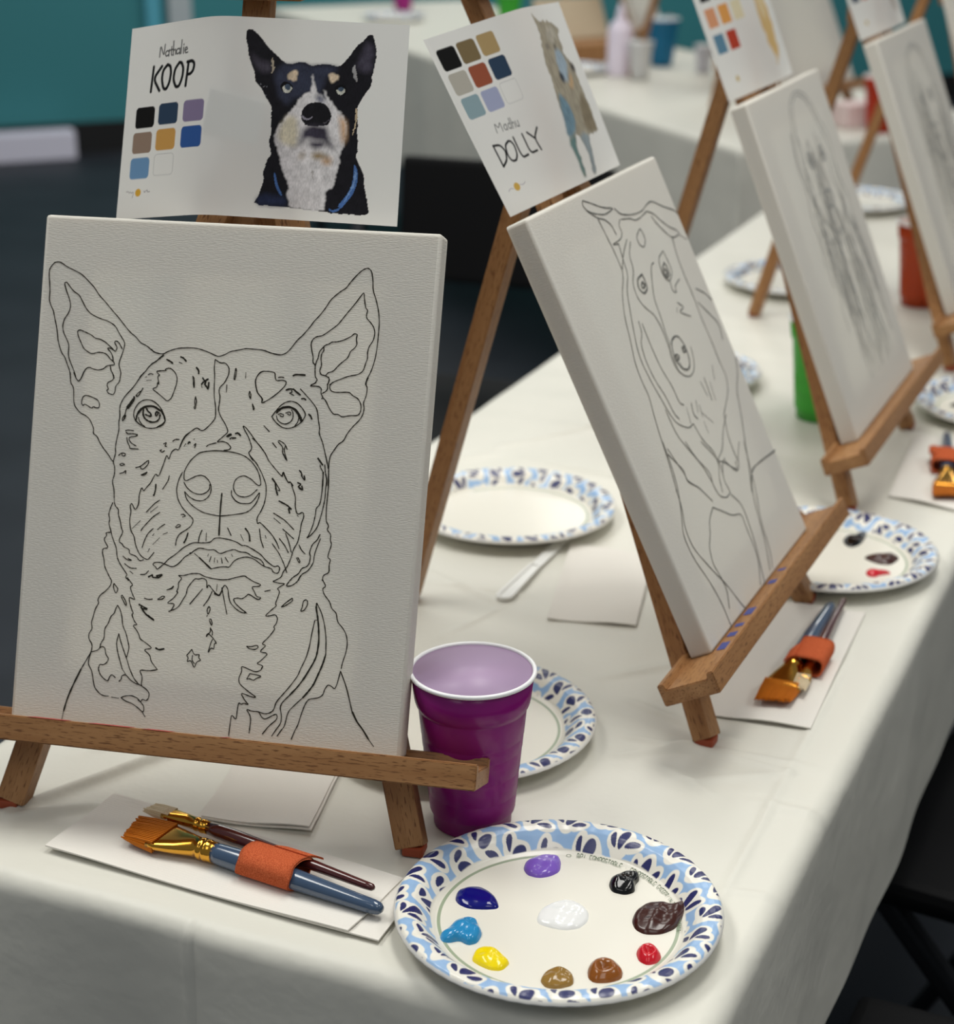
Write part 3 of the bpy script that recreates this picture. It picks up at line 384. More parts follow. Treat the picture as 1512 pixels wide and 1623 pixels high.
 'koop': ["264,1045 252,875", "349,1041 270,963 340,875", "406,1047 364,1012 357,951 379,887 409,877 438,921 448,989 436,1036 406,1047", "526,1051 485,1009 476,940 506,885 540,888 567,947 571,1008 549,1048 526,1051", "619,1042 606,886", "607,1047 657,1052 680,1028 671,983 645,963 617,962"],
 'nath': ["315,1108 319,1191 360,1107 365,1190", "406,1139 392,1145 377,1135 374,1118 387,1106 407,1115", "411,1147 410,1105", "435,1167 435,1112 445,1109", "417,1144 449,1147", "451,1204 456,1107", "455,1138 472,1147 479,1136 479,1111", "516,1144 502,1149 487,1139 484,1124 496,1110 516,1119", "521,1149 522,1109", "535,1203 534,1111", "557,1151 559,1110", "558,1172 558,1167", "574,1129 598,1134 589,1150 575,1147 571,1127 582,1110 602,1114"],
 'sw1': [["black", 214, 699], ["navy", 451, 709], ["purple", 701, 712], ["taupe", 203, 525], ["ochre", 443, 533], ["blue", 697, 535], ["sky", 198, 348], ["white", 442, 361]],
 'logo1': [204.0, 179.0],
 'lt1': ["82,190 100,193 113,180 124,189 137,177 148,185 158,182 147,147", "263,188 273,176 283,188 300,194 300,178 325,181"],
 'dolly': ["198,519 203,353", "198,519 276,508 308,451 274,386 203,353", "388,510 333,491 308,417 329,365 380,358 421,395 435,465 416,503 388,510", "463,521 464,357 548,363", "580,519 583,363 673,365", "644,516 704,457", "786,522 704,457 725,359"],
 'madhu': ["311,594 324,670 350,619 392,666 385,590", "447,625 428,634 410,611 423,588 444,598", "448,632 445,586", "500,622 480,631 464,608 476,585 497,595", "504,664 498,583", "524,663 516,582", "519,613 537,628 550,615 547,581", "568,626 564,591 578,579 595,589", "598,624 594,578"],
 'sw2': [["black", 184, 1209], ["olive", 417, 1214], ["tan", 659, 1221], ["lgrey", 184, 1020], ["rust", 425, 1025], ["navy", 673, 1030], ["teal", 193, 831], ["lav", 435, 832], ["white", 681, 839]],
 'logo2': [244.0, 181.0],
 'dog2': [["base", "1362,1354 1442,1285 1500,1263 1674,1262 1780,1228 1888,1193 1799,1123 1790,1021 1769,956 1850,922 1899,861 1890,757 1889,634 1898,519 1890,414 1887,314 1727,327 1594,332 1509,228 1385,27 1300,31 1382,187 1373,273 1306,357 1264,354 1200,281 1190,181 1178,34 1114,33 1135,191 1122,333 1182,488 1196,614 1229,737 1248,891 1288,1041 1383,1170 1379,1234"], ["blue1", "1565,1037 1694,1018 1758,901 1627,780 1468,757 1486,885"], ["blk", "1478,867 1528,859 1536,760 1457,749 1438,815"], ["blue2", "1261,724 1374,618 1398,475 1262,363 1113,344 1179,507"], ["tealc", "1113,344 1264,354 1200,281 1178,34 1114,33 1135,191"], ["grey", "1329,353 1594,332 1509,228 1385,27 1300,31 1382,187 1373,273"], ["brown", "1804,670 1890,586 1887,314 1570,363 1623,518"], ["orange", "1725,828 1743,770 1668,692 1564,711"], ["blk2", "1821,924 1899,861 1889,805 1806,840"], ["eye", "1418,1084 1474,1071 1441,1046 1394,1054"], ["eye", "1587,1077 1656,1072 1626,1042 1565,1037"], ["pale", "1576,1231 1747,1202 1760,1117 1592,1081 1488,1116"]],
 'blobs1': {"purple": "313,10238 326,10314 385,10375 468,10412 557,10401 571,10330 558,10210 491,10150 410,10129 339,10164", "black": "869,10049 890,10122 956,10152 1024,10197 1080,10192 1081,10109 1045,10050 1038,9963 972,9928 887,9962", "navy": "-139,9872 -124,9972 -54,10016 26,10016 89,9959 136,9873 150,9766 57,9755 -52,9765 -115,9815", "white": "384,9651 415,9762 495,9832 591,9875 667,9833 725,9736 715,9626 653,9544 560,9522 454,9557 394,9597", "brown": "988,9627 1020,9737 1105,9827 1200,9836 1275,9808 1391,9865 1333,9683 1265,9547 1167,9480 1060,9479 1004,9532", "sky": "-233,9460 -173,9527 -128,9622 -51,9649 3,9636 18,9555 41,9488 10,9382 -50,9355 -103,9408 -171,9381 -216,9394", "yellow": "-31,9201 -5,9304 56,9343 130,9304 175,9227 211,9171 158,9088 84,9095 11,9150", "gold": "383,8990 423,9077 498,9127 563,9090 594,9028 586,8942 490,8905 417,8917", "sienna": "678,9103 708,9179 785,9217 857,9179 898,9092 881,9005 798,8967 711,8967 677,9016", "red": "987,9282 1020,9355 1082,9374 1130,9322 1147,9232 1108,9168 1047,9150 999,9193"},
 'blobs4': {"black": "3535,16159 3584,16240 3682,16266 3748,16367 3818,16368 3760,16191 3684,16036 3577,15956 3535,16035", "brown": "3634,15716 3796,15795 3938,15826 4004,15707 3877,15530 3748,15558", "red": "3597,15356 3655,15425 3717,15402 3857,15329 3716,15288 3660,15232 3601,15265"},
}
C1 = (-0.1881, 1.0753, -0.2119, 0.3871); C2 = (0.2364, 1.3410, 1.1501, 0.4637); C3 = (0.4354, 1.8232, 1.1565, 0.4036); C4 = (0.6481, 2.3439, 1.1442, 0.3444)
C3 = (C3[0]+.004, C3[1]+.012, C3[2], C3[3]); C4 = (C4[0]+.017, C4[1]-.0077, C4[2], .40)
C5 = (.867, 2.880, C4[2], .34)
E_LAB = {1: 'nearest beech easel, holding the large-eared dog drawing', 2: 'second beech easel, under the DOLLY sheet',
         3: 'third beech easel in the row, beside the green cup', 4: 'fourth beech easel in the row, in front of the orange cup', 5: 'farthest beech easel of the near table, cut by the right edge'}
easel(*C1, .300, E_LAB[1], stain=(M_PAINTR, [(-.118, -.086, 0), (-.074, -.04, 0), (-.035, -.012, 0), (.02, .028, 0)]))
easel(*C2, .328, E_LAB[2], stain=(M_PAINTB, [(-.138, -.120, 1), (-.112, -.10, 1), (-.092, -.082, 1), (-.068, -.05, 1), (.0, .012, 1), (.03, .038, 1)]), hu=.028, hw=.012)
easel(*C3, .304, E_LAB[3]); easel(*C4, .307, E_LAB[4]); easel(*C5, .30, E_LAB[5])
cv1 = canvas(*C1, 'white canvas with an ink outline of a prick-eared dog facing forward')
cv2 = canvas(*C2, 'white canvas with a faint pencil outline of a dog sitting turned, below the DOLLY sheet')
cv3 = canvas(*C3, 'third canvas in the row, pencil sketch of a shaggy long-haired dog')
cv4 = canvas(*C4, 'fourth canvas in the row, pale blurred pencil sketch')
cv5 = canvas(*C5, 'canvas at the top right corner, mostly cut off by the frame')
def sketch(cv, lines, m, hw, hw2):
    pol = []
    for l in lines:
        h = hw
        if l[0] == '*': h = hw2; l = l[1:]
        pol.append((parse(l), h))
    return ribbons(pol, lambda a, b: (a, -.00035, b), m, 'sketch_lines', cv)
sketch(cv1, DATA['draw1'], M_LINE, .00036, .00058)
sketch(cv2, DATA['draw2'], M_PENCIL, .0005, .00085)
def shaggy(cv, seed, cx, top, wid, n):
    rnd = random.Random(seed); pol = []
    def wav(x0, y0, x1, y1, amp, k):
        m_ = 14; ph = rnd.random()*6
        return [(x0+(x1-x0)*i/m_+amp*math.sin(ph+i*k), y0+(y1-y0)*i/m_) for i in range(m_+1)]
    ring = [(cx+wid*.55*math.cos(a)*(1+.05*math.sin(7*a)), top-.075+.075*math.sin(a)) for a in np.linspace(0, 2*math.pi, 40)]
    pol.append((ring, .0006)); pol.append(([(cx+(a-cx)*.8, b-.004) for a, b in ring], .0006))
    for sg in (-1, 1):
        ex = cx+sg*.024; pol.append(([(ex+.008*math.cos(t), top-.07+.008*math.sin(t)) for t in np.linspace(0, 6.3, 14)], .0014))
        pol.append(([(ex+.003*math.cos(t), top-.07+.003*math.sin(t)) for t in np.linspace(0, 6.3, 8)], .0016))
    pol.append(([(cx+.014*math.cos(t), top-.115+.009*math.sin(t)) for t in np.linspace(0, 6.3, 16)], .0014))
    for i in range(n):
        x0 = cx+(rnd.random()-.5)*wid*1.1; y0 = top-.03-rnd.random()*.13
        pol.append((wav(x0, y0, x0+(x0-cx)*.25+(rnd.random()-.5)*.02, y0-.05-.09*rnd.random(), .003, 1.1), .0005+.0004*rnd.random()))
    for i in range(n//2):
        x0 = cx+(rnd.random()-.5)*wid*.9; y0 = top-.16-rnd.random()*.05
        pol.append((wav(x0, y0, x0+(rnd.random()-.5)*.03, .04+.03*rnd.random(), .004, .9), .0005))
    pol = [([(min(max(a, -.132), .132), max(b, .02)) for a, b in p_], h) for p_, h in pol]
    ribbons(pol, lambda a, b: (a, -.00035, b), M_PENCIL2, 'sketch_lines', cv)
shaggy(cv3, 5, .028, .345, .12, 46); shaggy(cv4, 8, .02, .335, .13, 50)

# ------------------------------------------------------------------ printed reference sheets
def smoothstep(x): x = np.clip(x, 0, 1); return x*x*(3-2*x)
def sheet_curve(W, s0, u0, d0, fL, fR, wid):
    ss = np.linspace(0, W, 401); phi = np.radians(-fL+(fL+fR)*smoothstep((ss-s0+wid)/(2*wid))); ds = ss[1]-ss[0]; am = (phi[1:]+phi[:-1])/2
    u = np.concatenate([[0], np.cumsum(np.cos(am)*ds)]); d = np.concatenate([[0], np.cumsum(np.sin(am)*ds)])
    return ss, u-np.interp(s0, ss, u)+u0, d-np.interp(s0, ss, d)+d0
def sheet(Cx, W, H, s0, u0, d0, w0, fL, fR, wid, ktop, paint, label, res=.0005):
    ss, uu_, dd_ = sheet_curve(W, s0, u0, d0, fL, fR, wid)
    nx = int(round(W/res))+1; ny = int(round(H/res))+1
    S, Tt = np.meshgrid(np.linspace(0, W, nx), np.linspace(0, H, ny))
    col = paint(S, Tt, W, H)
    S2 = W/2+(S-W/2)*(1+ktop*(Tt/H-.5))
    U = np.interp(S2, ss, uu_)+np.minimum(S2, 0)+np.maximum(S2-W, 0); Dd = np.interp(S2, ss, dd_)
    V = np.stack([U, Dd, w0+Tt+.0*S], -1).reshape(-1, 3); ii = np.arange(nx*ny).reshape(ny, nx)
    F = np.stack([ii[:-1, :-1], ii[:-1, 1:], ii[1:, 1:], ii[1:, :-1]], -1).reshape(-1, 4)
    o = mesh('reference_sheet', V, F.tolist(), M_PRINT, smooth=True, cols=col.reshape(-1, 3))
    x, y, yaw, lean = Cx
    o.matrix_world = Matrix.Translation((x, y, ZT)) @ Matrix.Rotation(yaw, 4, 'Z') @ Matrix.Translation((0, 0, ZB)) @ Matrix.Rotation(-lean, 4, 'X')
    tag(o, label, 'printed sheet', 'printed reference sheets clipped to the easels')
    return o
PAPER = (238, 237, 233)
def fill(col, msk, rgb, a=1.0):
    m3 = (msk*a)[..., None] if msk.dtype != bool else (msk.astype(float)*a)[..., None]
    return col*(1-m3)+np.array(lin(rgb))*m3
def soft(d, r, aa=.0003): return np.clip((r-d)/aa+.5, 0, 1)
def rrect(X, Y, cx, cy, hx, hy, r):
    qx = np.abs(X-cx)-hx+r; qy = np.abs(Y-cy)-hy+r
    return np.hypot(np.maximum(qx, 0), np.maximum(qy, 0))+np.minimum(np.maximum(qx, qy), 0)-r
SWC = dict(black=(18, 18, 18), navy=(48, 68, 92), purple=(138, 125, 158), taupe=(150, 128, 112), ochre=(208, 158, 86), blue=(52, 92, 160), sky=(112, 152, 192), white=(226, 226, 222),
           olive=(128, 110, 78), tan=(180, 154, 108), lgrey=(186, 181, 170), rust=(158, 86, 62), teal=(146, 170, 178), lav=(168, 174, 204), brown=(110, 70, 50), sienna=(170, 95, 65), peach=(225, 160, 120), orange=(232, 165, 90), cream=(235, 225, 190), steel=(100, 140, 165), red=(190, 70, 50))
def swatches(col, X, Y, sw, hx=.0098, hy=.0073):
    for k, a, b in sw:
        d = rrect(X, Y, a*1e-4, b*1e-4, hx, hy, .0028)
        if k == 'white': col = fill(col, soft(np.abs(d), .00022), (196, 196, 194))
        else: col = fill(col, soft(d, 0), SWC[k])
    return col
def strokes(col, X, Y, lines, hw, rgb):
    for l in lines:
        p_ = [tuple(q) for q in chaikin(parse(l), 2)] if len(l.split()) > 2 else parse(l)
        xs = [q[0] for q in p_]; ys = [q[1] for q in p_]
        col = fill(col, soft(seg_dist(X, Y, p_), hw, .00045), rgb)
    return col
DC = dict(sil=(26, 25, 31), earinL=(72, 68, 80), earedgeL=(176, 164, 146), earinR=(70, 66, 80), pale=(160, 158, 160), fore=(54, 58, 76), white=(222, 219, 221), greyv=(110, 112, 130), cream=(214, 206, 184), peach=(206, 168, 132), brow=(218, 198, 172),
          black=(14, 14, 18), eye=(206, 206, 196), iris=(74, 88, 106), nose=(26, 25, 30), dark2=(62, 58, 72), nosehi=(150, 146, 160), nosehi2=(86, 82, 92), brown=(146, 120, 72), crease=(176, 172, 172), navy2=(40, 48, 76), collar=(76, 112, 172), collarhi=(122, 158, 208), tanline=(196, 176, 146))
def paint_koop(X, Y, W, H):
    col = np.ones(X.shape+(3,))*np.array(lin(PAPER))
    nz = vnoise(X, Y, .0012, 1)-.5; nz2 = vnoise(X, Y, .003, 2)-.5
    sub = (X > .085)
    for nm, l in DATA['dog1']:
        p_ = [tuple(q) for q in chaikin(parse(l), 1, True)]
        j = .0 if nm in ('eye', 'iris', 'nose', 'black', 'collar', 'nosehi') else (.0004 if nm == 'sil' else .0009)
        msk = in_poly(X+j*nz*1.5, Y+j*nz2*2.2, p_)
        acc = msk.astype(float)
        soft_n = nm in ('fore', 'earinL', 'earinR', 'cream', 'peach', 'greyv', 'dark2', 'brown', 'navy2', 'white', 'brow')
        if soft_n:
            k = 1 if nm in ('white', 'brow') else 4
            for ax in (0, 1):
                acc = sum(np.roll(acc, sft, ax) for sft in range(-k, k+1))/(2*k+1)
        c2 = np.array(DC[nm], float)
        col = fill(col, acc, c2)
        if nm == 'sil': sil = acc
    fur = (vnoise(X*1.8, Y*.8, .0011, 5)-.5)*.34+(vnoise(X, Y, .004, 6)-.5)*.30
    col = col*(1+(fur*sil)[..., None])
    spk = (vnoise(X, Y, .0009, 9) > .86)*sil*(X < .125)*(X > .108)*(Y < .09)*(Y > .045)
    col = fill(col, spk*.5, (170, 170, 180))
    col = swatches(col, X, Y, DATA['sw1'])
    col = strokes(col, X, Y, DATA['koop'], .00115, (16, 16, 18)); col = strokes(col, X, Y, DATA['nath'], .0005, (70, 70, 72))
    lx, ly = [q*1e-4 for q in DATA['logo1']]
    col = fill(col, soft(np.hypot((X-lx)/1.1, Y-ly), .0027), (222, 172, 62)); col = strokes(col, X, Y, DATA['lt1'], .0002, (110, 100, 110))
    return np.clip(col, 0, 1)
D2C = dict(base=(168, 160, 142), blue1=(164, 184, 200), blk=(34, 38, 52), blue2=(112, 148, 168), tealc=(92, 132, 134), grey=(150, 164, 172), brown=(138, 126, 104), orange=(206, 172, 132), blk2=(46, 46, 56), eye=(72, 72, 76), pale=(186, 180, 166))
def paint_dolly(X, Y, W, H):
    col = np.ones(X.shape+(3,))*np.array(lin(PAPER))
    nz = vnoise(X, Y, .003, 3)-.5; nz2 = vnoise(X, Y, .0045, 4)-.5; sil = None
    for nm, l in DATA['dog2']:
        acc = in_poly(X+.003*nz, Y+.003*nz2, [tuple(q) for q in chaikin(parse(l), 1, True)]).astype(float)
        k = 1 if nm == 'base' else 4
        for ax in (0, 1): acc = sum(np.roll(acc, sft, ax) for sft in range(-k, k+1))/(2*k+1)
        if sil is None: sil = acc
        col = fill(col, acc*(1 if nm == 'base' else .9), D2C[nm])
    col = col*(1+(sil*(vnoise(X*1.6, Y*.6, .003, 7)-.5)*.4)[..., None])
    col = swatches(col, X, Y, DATA['sw2'], .0105, .0082)
    col = strokes(col, X, Y, DATA['dolly'], .0009, (18, 18, 20)); col = strokes(col, X, Y, DATA['madhu'], .0004, (96, 96, 98))
    lx, ly = [q*1e-4 for q in DATA['logo2']]
    col = fill(col, soft(np.hypot((X-lx)/1.2, Y-ly), .0031), (216, 176, 88))
    col = strokes(col, X, Y, ['%d,%d %d,%d %d,%d %d,%d' % (q*1e4 if False else int(q), 0, 0, 0, 0, 0, 0, 0) for q in ()] or
        ['%d,%d %d,%d %d,%d' % (int(lx*1e4)-120, int(ly*1e4)-8, int(lx*1e4)-80, int(ly*1e4)+8, int(lx*1e4)-48, int(ly*1e4)-6), '%d,%d %d,%d %d,%d' % (int(lx*1e4)+48, int(ly*1e4)+6, int(lx*1e4)+80, int(ly*1e4)-6, int(lx*1e4)+120, int(ly*1e4)+8)], .00022, (150, 140, 160))
    return np.clip(col, 0, 1)
def paint_other(names, seed, dogside):
    def f(X, Y, W, H):
        col = np.ones(X.shape+(3,))*np.array(lin(PAPER))
        i = 0
        for r_ in range(3):
            for q in range(3):
                if i < len(names) and names[i]:
                    col = fill(col, soft(rrect(X, Y, .021+.025*q, H-.032-.026*r_, .0098, .0095, .002), 0), SWC[names[i]])
                i += 1
        col = fill(col, soft(np.hypot(X-.03, Y-.018), .003), (206, 180, 110))
        for q in range(4): col = strokes(col, X, Y, ['%d,%d %d,%d %d,%d' % (150+q*110, int(H*1e4)-110, 190+q*110, int(H*1e4)-20, 230+q*110, int(H*1e4)-110)], .0008, (70, 70, 72))
        el = np.hypot((X-W*.72)/.028, (Y-H*.48)/.05)+.25*(vnoise(X, Y, .008, seed)-.5)
        col = fill(col, soft(el, 1, .15), dogside); col = fill(col, soft(np.hypot((X-W*.72)/.02, (Y-H*.6)/.02), 1, .3)*.5, (240, 225, 190))
        return np.clip(col, 0, 1)
    return f
M_TAPE = mat('grey_tape', (150, 152, 150), .7)
SH1 = {'i': 1, 'W': 0.219, 'H': 0.1335, 's0': 0.086, 'u0': -0.03, 'd0': 0.01, 'w0': 0.3625, 'fL': 27, 'fR': 5, 'wid': 0.02}; SH2 = {'i': 2, 'W': 0.212, 'H': 0.139, 's0': 0.1185, 'u0': 0.012, 'd0': 0.008, 'w0': 0.361, 'fL': 13, 'fR': 6, 'wid': 0.03}
sh1 = sheet(C1, SH1['W'], SH1['H'], SH1['s0'], SH1['u0'], SH1['d0'], SH1['w0'], SH1['fL'], SH1['fR'], SH1['wid'], -0.02, paint_koop, 'bent printed sheet reading Nathalie KOOP with a black and white dog')
ss_, us_, ds_ = sheet_curve(SH1['W'], SH1['s0'], SH1['u0'], SH1['d0'], SH1['fL'], SH1['fR'], SH1['wid'])
V = []
for t_ in (0, .5, 1):
    for k_ in range(9):
        sv = .080+.040*k_/8+.004*t_; V.append((float(np.interp(sv, ss_, us_)), float(np.interp(sv, ss_, ds_))+.0012, SH1['w0']+.056+.030*t_-.008*k_/8))
mesh('tape', V, [(9*j+i, 9*j+i+1, 9*j+i+10, 9*j+i+9) for j in range(2) for i in range(8)], M_TAPE, sh1)
sheet(C2, SH2['W'], SH2['H'], SH2['s0'], SH2['u0'], SH2['d0'], SH2['w0'], SH2['fL'], SH2['fR'], SH2['wid'], 0.13, paint_dolly, 'bent printed sheet reading Madhu DOLLY with a thin grey-tan dog')
sheet(C3, .205, .139, .10, 0.006, .010, .361, 14, 6, .03, .05, paint_other(['black', 'brown', 'sienna', 'peach', 'orange', 'cream', 'steel', 'red', None], 3, (224, 190, 130)), 'blurred printed sheet with black, peach and blue swatches on the third easel', .001)
sheet(C4, .205, .139, .10, 0.006, .010, .361, 14, 6, .03, .05, paint_other([None, None, None, None, None, None, 'navy', 'red', None], 6, (190, 180, 170)), 'blurred printed sheet with navy and red swatches at the top of the fourth easel', .001)

# ------------------------------------------------------------------ plates
RP = 0.10469
NAVY, PBLUE, CREAM = np.array(lin((34, 40, 96))), np.array(lin((150, 184, 222))), np.array(lin((238, 234, 222)))
def plate_pattern(x, y):
    """planar sprig print sampled at plate coordinates"""
    n = x.shape; col = np.ones(n+(3,))*PBLUE
    px, py = .0200, .0185
    best = np.zeros(n); wh = np.zeros(n); nv = np.zeros(n)
    def ell(dx, dy, ang, a, b, point=0):
        ca, sa = math.cos(ang), math.sin(ang); u = dx*ca+dy*sa; v = -dx*sa+dy*ca
        bb = b*(1-point*(u/a)*.45)
        return (u/a)**2+(v/np.maximum(bb, 1e-5))**2
    xw = x+.0012*np.sin(y*300); yw = y+.0012*np.sin(x*260)
    row = np.floor(yw/py)
    for dr in (-1, 0, 1):
        rw = row+dr; off = (rw % 2)*px*.5; colm = np.floor((xw-off)/px)
        for dc in (-1, 0, 1):
            cx = (colm+dc+.5)*px+off; cy = (rw+.5)*py; dx = xw-cx; dy = yw-cy
            e = ell(dx, dy, .6, .0094, .0066); e2 = ell(dx-.0040, dy+.0040, -.2, .0066, .0048); e3 = ell(dx+.0038, dy-.0034, 1.5, .0066, .0046)
            wh = np.maximum(wh, np.clip((1-np.minimum(np.minimum(e, e2), e3))/.10, 0, 1))
            l1 = ell(dx-.0010, dy-.0012, .72, .0058, .0028, -.6); l2 = ell(dx-.0040, dy+.0044, -.15, .0044, .0019, -.6); l3 = ell(dx+.0044, dy-.0036, 1.50, .0040, .0017, -.6)
            nv = np.maximum(nv, np.clip((1-np.minimum(np.minimum(l1, l2), l3))/.12, 0, 1))
    col = col*(1-wh[..., None])+CREAM*wh[..., None]; col = col*(1-nv[..., None])+NAVY*nv[..., None]
    return col
GLY = {'B': ['0,0 0,6 3,6 3,3 0,3', '3,3 4,3 4,0 0,0'], 'P': ['0,0 0,6 4,6 4,3 0,3'], 'I': ['2,0 2,6'], 'C': ['4,6 0,6 0,0 4,0'], 'O': ['0,0 0,6 4,6 4,0 0,0'], 'M': ['0,0 0,6 2,3 4,6 4,0'], 'S': ['4,6 0,6 0,3 4,3 4,0 0,0'],
       'T': ['2,0 2,6', '0,6 4,6'], 'A': ['0,0 0,5 2,6 4,5 4,0', '0,3 4,3'], 'L': ['0,6 0,0 4,0'], 'E': ['4,6 0,6 0,0 4,0', '0,3 3,3'], 'X': ['0,0 4,6', '0,6 4,0'], 'N': ['0,0 0,6 4,0 4,6'], '.': ['1,3 2,3'], 'K': ['0,0 0,6', '4,6 0,3 4,0'], 'R': ['0,0 0,6 4,6 4,3 0,3 4,0'], 'Y': ['0,6 2,3 4,6', '2,3 2,0'], 'D': ['0,0 0,6 3,6 4,4 4,2 3,0 0,0'], ' ': []}
PPROF = [(0, .003), (.35, .003), (.70, .003), (.745, .0032), (.775, .0048), (.805, .0085), (.84, .0128), (.87, .0154), (.905, .0168), (.945, .0172), (.975, .0164), (.992, .0148), (1, .0128)]
def make_plate_mesh():
    pr = np.array([q[0] for q in PPROF])*RP; pz = np.array([q[1] for q in PPROF])
    pz_s = lambda r_: np.interp(r_, pr, pz)
    rs = np.concatenate([[.02, .05, .70*RP], np.linspace(.712*RP, RP, 84)]); 
    zs = pz_s(rs)
    for _ in range(2): zs[4:-1] = (zs[3:-2]+2*zs[4:-1]+zs[5:])/4
    NA = 1200; th = np.arange(NA)*2*math.pi/NA
    R2, T2_ = np.meshgrid(rs, th, indexing='ij'); X = R2*np.cos(T2_); Y = R2*np.sin(T2_); Z = np.repeat(zs[:, None], NA, 1)
    flu = np.clip((R2/RP-.78)/.15, 0, 1); Z = Z+flu*.00012*np.sin(T2_*64)
    col = np.ones(X.shape+(3,))*np.array(lin((226, 222, 209)))
    pat = plate_pattern(X/1.18, Y/1.18); inner = RP*(.775+.008*np.sin(T2_*9))
    mk = np.clip((R2-inner)/.0006, 0, 1)[..., None]; col = col*(1-mk)+pat*mk
    edge = np.clip((R2-.985*RP)/.0005, 0, 1)[..., None]; col = col*(1-edge)+np.array(lin((236, 234, 228)))*edge
    # green ring arc and text arc
    deg = np.degrees(T2_) % 360
    ring = np.clip(1-np.abs(R2-.728*RP)/.0011, 0, 1)**.5*((deg > 88) | (deg < -1) | (deg > 300)); 
    ring = (ring > .15)*.85*(((deg > 86) & (deg < 372)))
    col = col*(1-ring[..., None])+np.array(lin((134, 152, 122)))*ring[..., None]
    V = [(0, 0, .003)]+np.stack([X, Y, Z], -1).reshape(-1, 3).tolist(); C = [np.array(lin((226, 222, 209)))]+list(col.reshape(-1, 3)); F = []
    n = len(rs)
    F += [(0, 1+k, 1+(k+1) % NA) for k in range(NA)]
    ii = 1+np.arange(n*NA).reshape(n, NA); jj = np.roll(ii, -1, 1)
    F += np.stack([ii[:-1], ii[1:], jj[1:], jj[:-1]], -1).reshape(-1, 4).tolist()
    # underside (coarse rings share the outer edge)
    under = [(.985*RP, .0118), (.90*RP, .0150), (.80*RP, .0068), (.74*RP, 0.0006)]
    prev = ii[-1]
    for r_, z_ in under:
        st = len(V)
        V += [(r_*math.cos(t), r_*math.sin(t), z_) for t in th]; C += [np.array(lin((226, 224, 216)))]*NA
        cur = np.arange(st, st+NA); F += np.stack([prev, cur, np.roll(cur, -1), np.roll(prev, -1)], -1).tolist(); prev = cur
    st = len(V); V.append((0, 0, .0006)); C.append(np.array(lin((226, 224, 216)))); F += [(int(prev[k]), st, int(prev[(k+1) % NA])) for k in range(NA)]
    me = bpy.data.meshes.new('plate'); me.from_pydata([tuple(v) for v in V], [], [tuple(int(q) for q in f) for f in F])
    me.polygons.foreach_set('use_smooth', [True]*len(me.polygons))
    a = me.color_attributes.new('Col', 'FLOAT_COLOR', 'POINT'); cc = np.ones((len(V), 4), np.float32); cc[:, :3] = np.array(C); a.data.foreach_set('color', cc.ravel())
    me.materials.append(M_PLATE); me.update()
    return me
PLM = make_plate_mesh()
def plate(x, y, rot, label, zoff=0):
    o = bpy.data.objects.new('paper_plate', PLM); COL.objects.link(o); o.location = (x, y, ZT+zoff); o.rotation_euler = (0, 0, rot)
    tag(o, label, 'plate', 'blue patterned paper plates')
    return o
PL1 = (0.05216, 0.96443)
pl1 = plate(*PL1, 0, 'nearest paper plate, holding ten blobs of paint')
M_GREENINK = mat('green_print', (112, 128, 104), .6)
def ring_text(parent, txt, a0, rad, size):
    pol = []; x = 0
    for ch in txt:
        for l in GLY[ch]:
            pol.append(([tuple(float(v) for v in q.split(',')) for q in l.split()], x))
        x += 5.6
    V, F = [], []
    k = size/6
    def mp(u, v):
        a = math.radians(a0)-u*k/rad; r_ = rad+v*k
        return (r_*math.cos(a), r_*math.sin(a), .0038+max(0, (r_/RP-.735))*.14)
    for pts, xo in pol:
        for (x0, y0), (x1, y1) in zip(pts[:-1], pts[1:]):
            d = math.hypot(x1-x0, y1-y0); nx_, ny_ = -(y1-y0)/d*.55, (x1-x0)/d*.55
            b = len(V); V += [mp(xo+x0+nx_, y0+ny_), mp(xo+x0-nx_, y0-ny_), mp(xo+x1-nx_, y1-ny_), mp(xo+x1+nx_, y1+ny_)]; F.append((b, b+1, b+2, b+3))
    o = mesh('printed_text', V, F, M_GREENINK, parent); return o
ring_text(pl1, 'BPI COMPOSTABLE . COMPOSTABLE EXCEPT IN CA . OK COMPOST', 78, .722*RP, .0023)
V = [(.723*RP*math.cos(math.radians(82.2))+.0017*q*math.cos(a), .735*RP*math.sin(math.radians(82.2))+.0017*q*math.sin(a), .0035) for a in np.linspace(0, 2*math.pi, 25) for q in (.82, 1.0)]
mesh('printed_symbol', V, [(2*i, 2*i+1, 2*i+3, 2*i+2) for i in range(24)], M_GREENINK, pl1)
plate(-0.01277, 1.22544, .9, 'paper plate behind the purple cup, half hidden by it')
plate(0.03411, 1.68344, 2.1, 'empty paper plate near the back edge of the table between first and second easel')
pl4 = plate(0.32315+.005, 1.56295+.008, 4.0, 'paper plate with black, brown and red paint right of the second easel')
plate(.470, 2.640, 1.2, 'paper plate near the back leg of the fourth easel')
plate(.247, 2.158, 3.0, 'paper plate just peeking out right of the second canvas')
plate(.673, 3.225, .4, 'farthest paper plate of the near table, behind the orange cup')
pl8 = plate(.619, 2.026, 5.0, 'paper plate with black paint cut by the right edge of the picture')

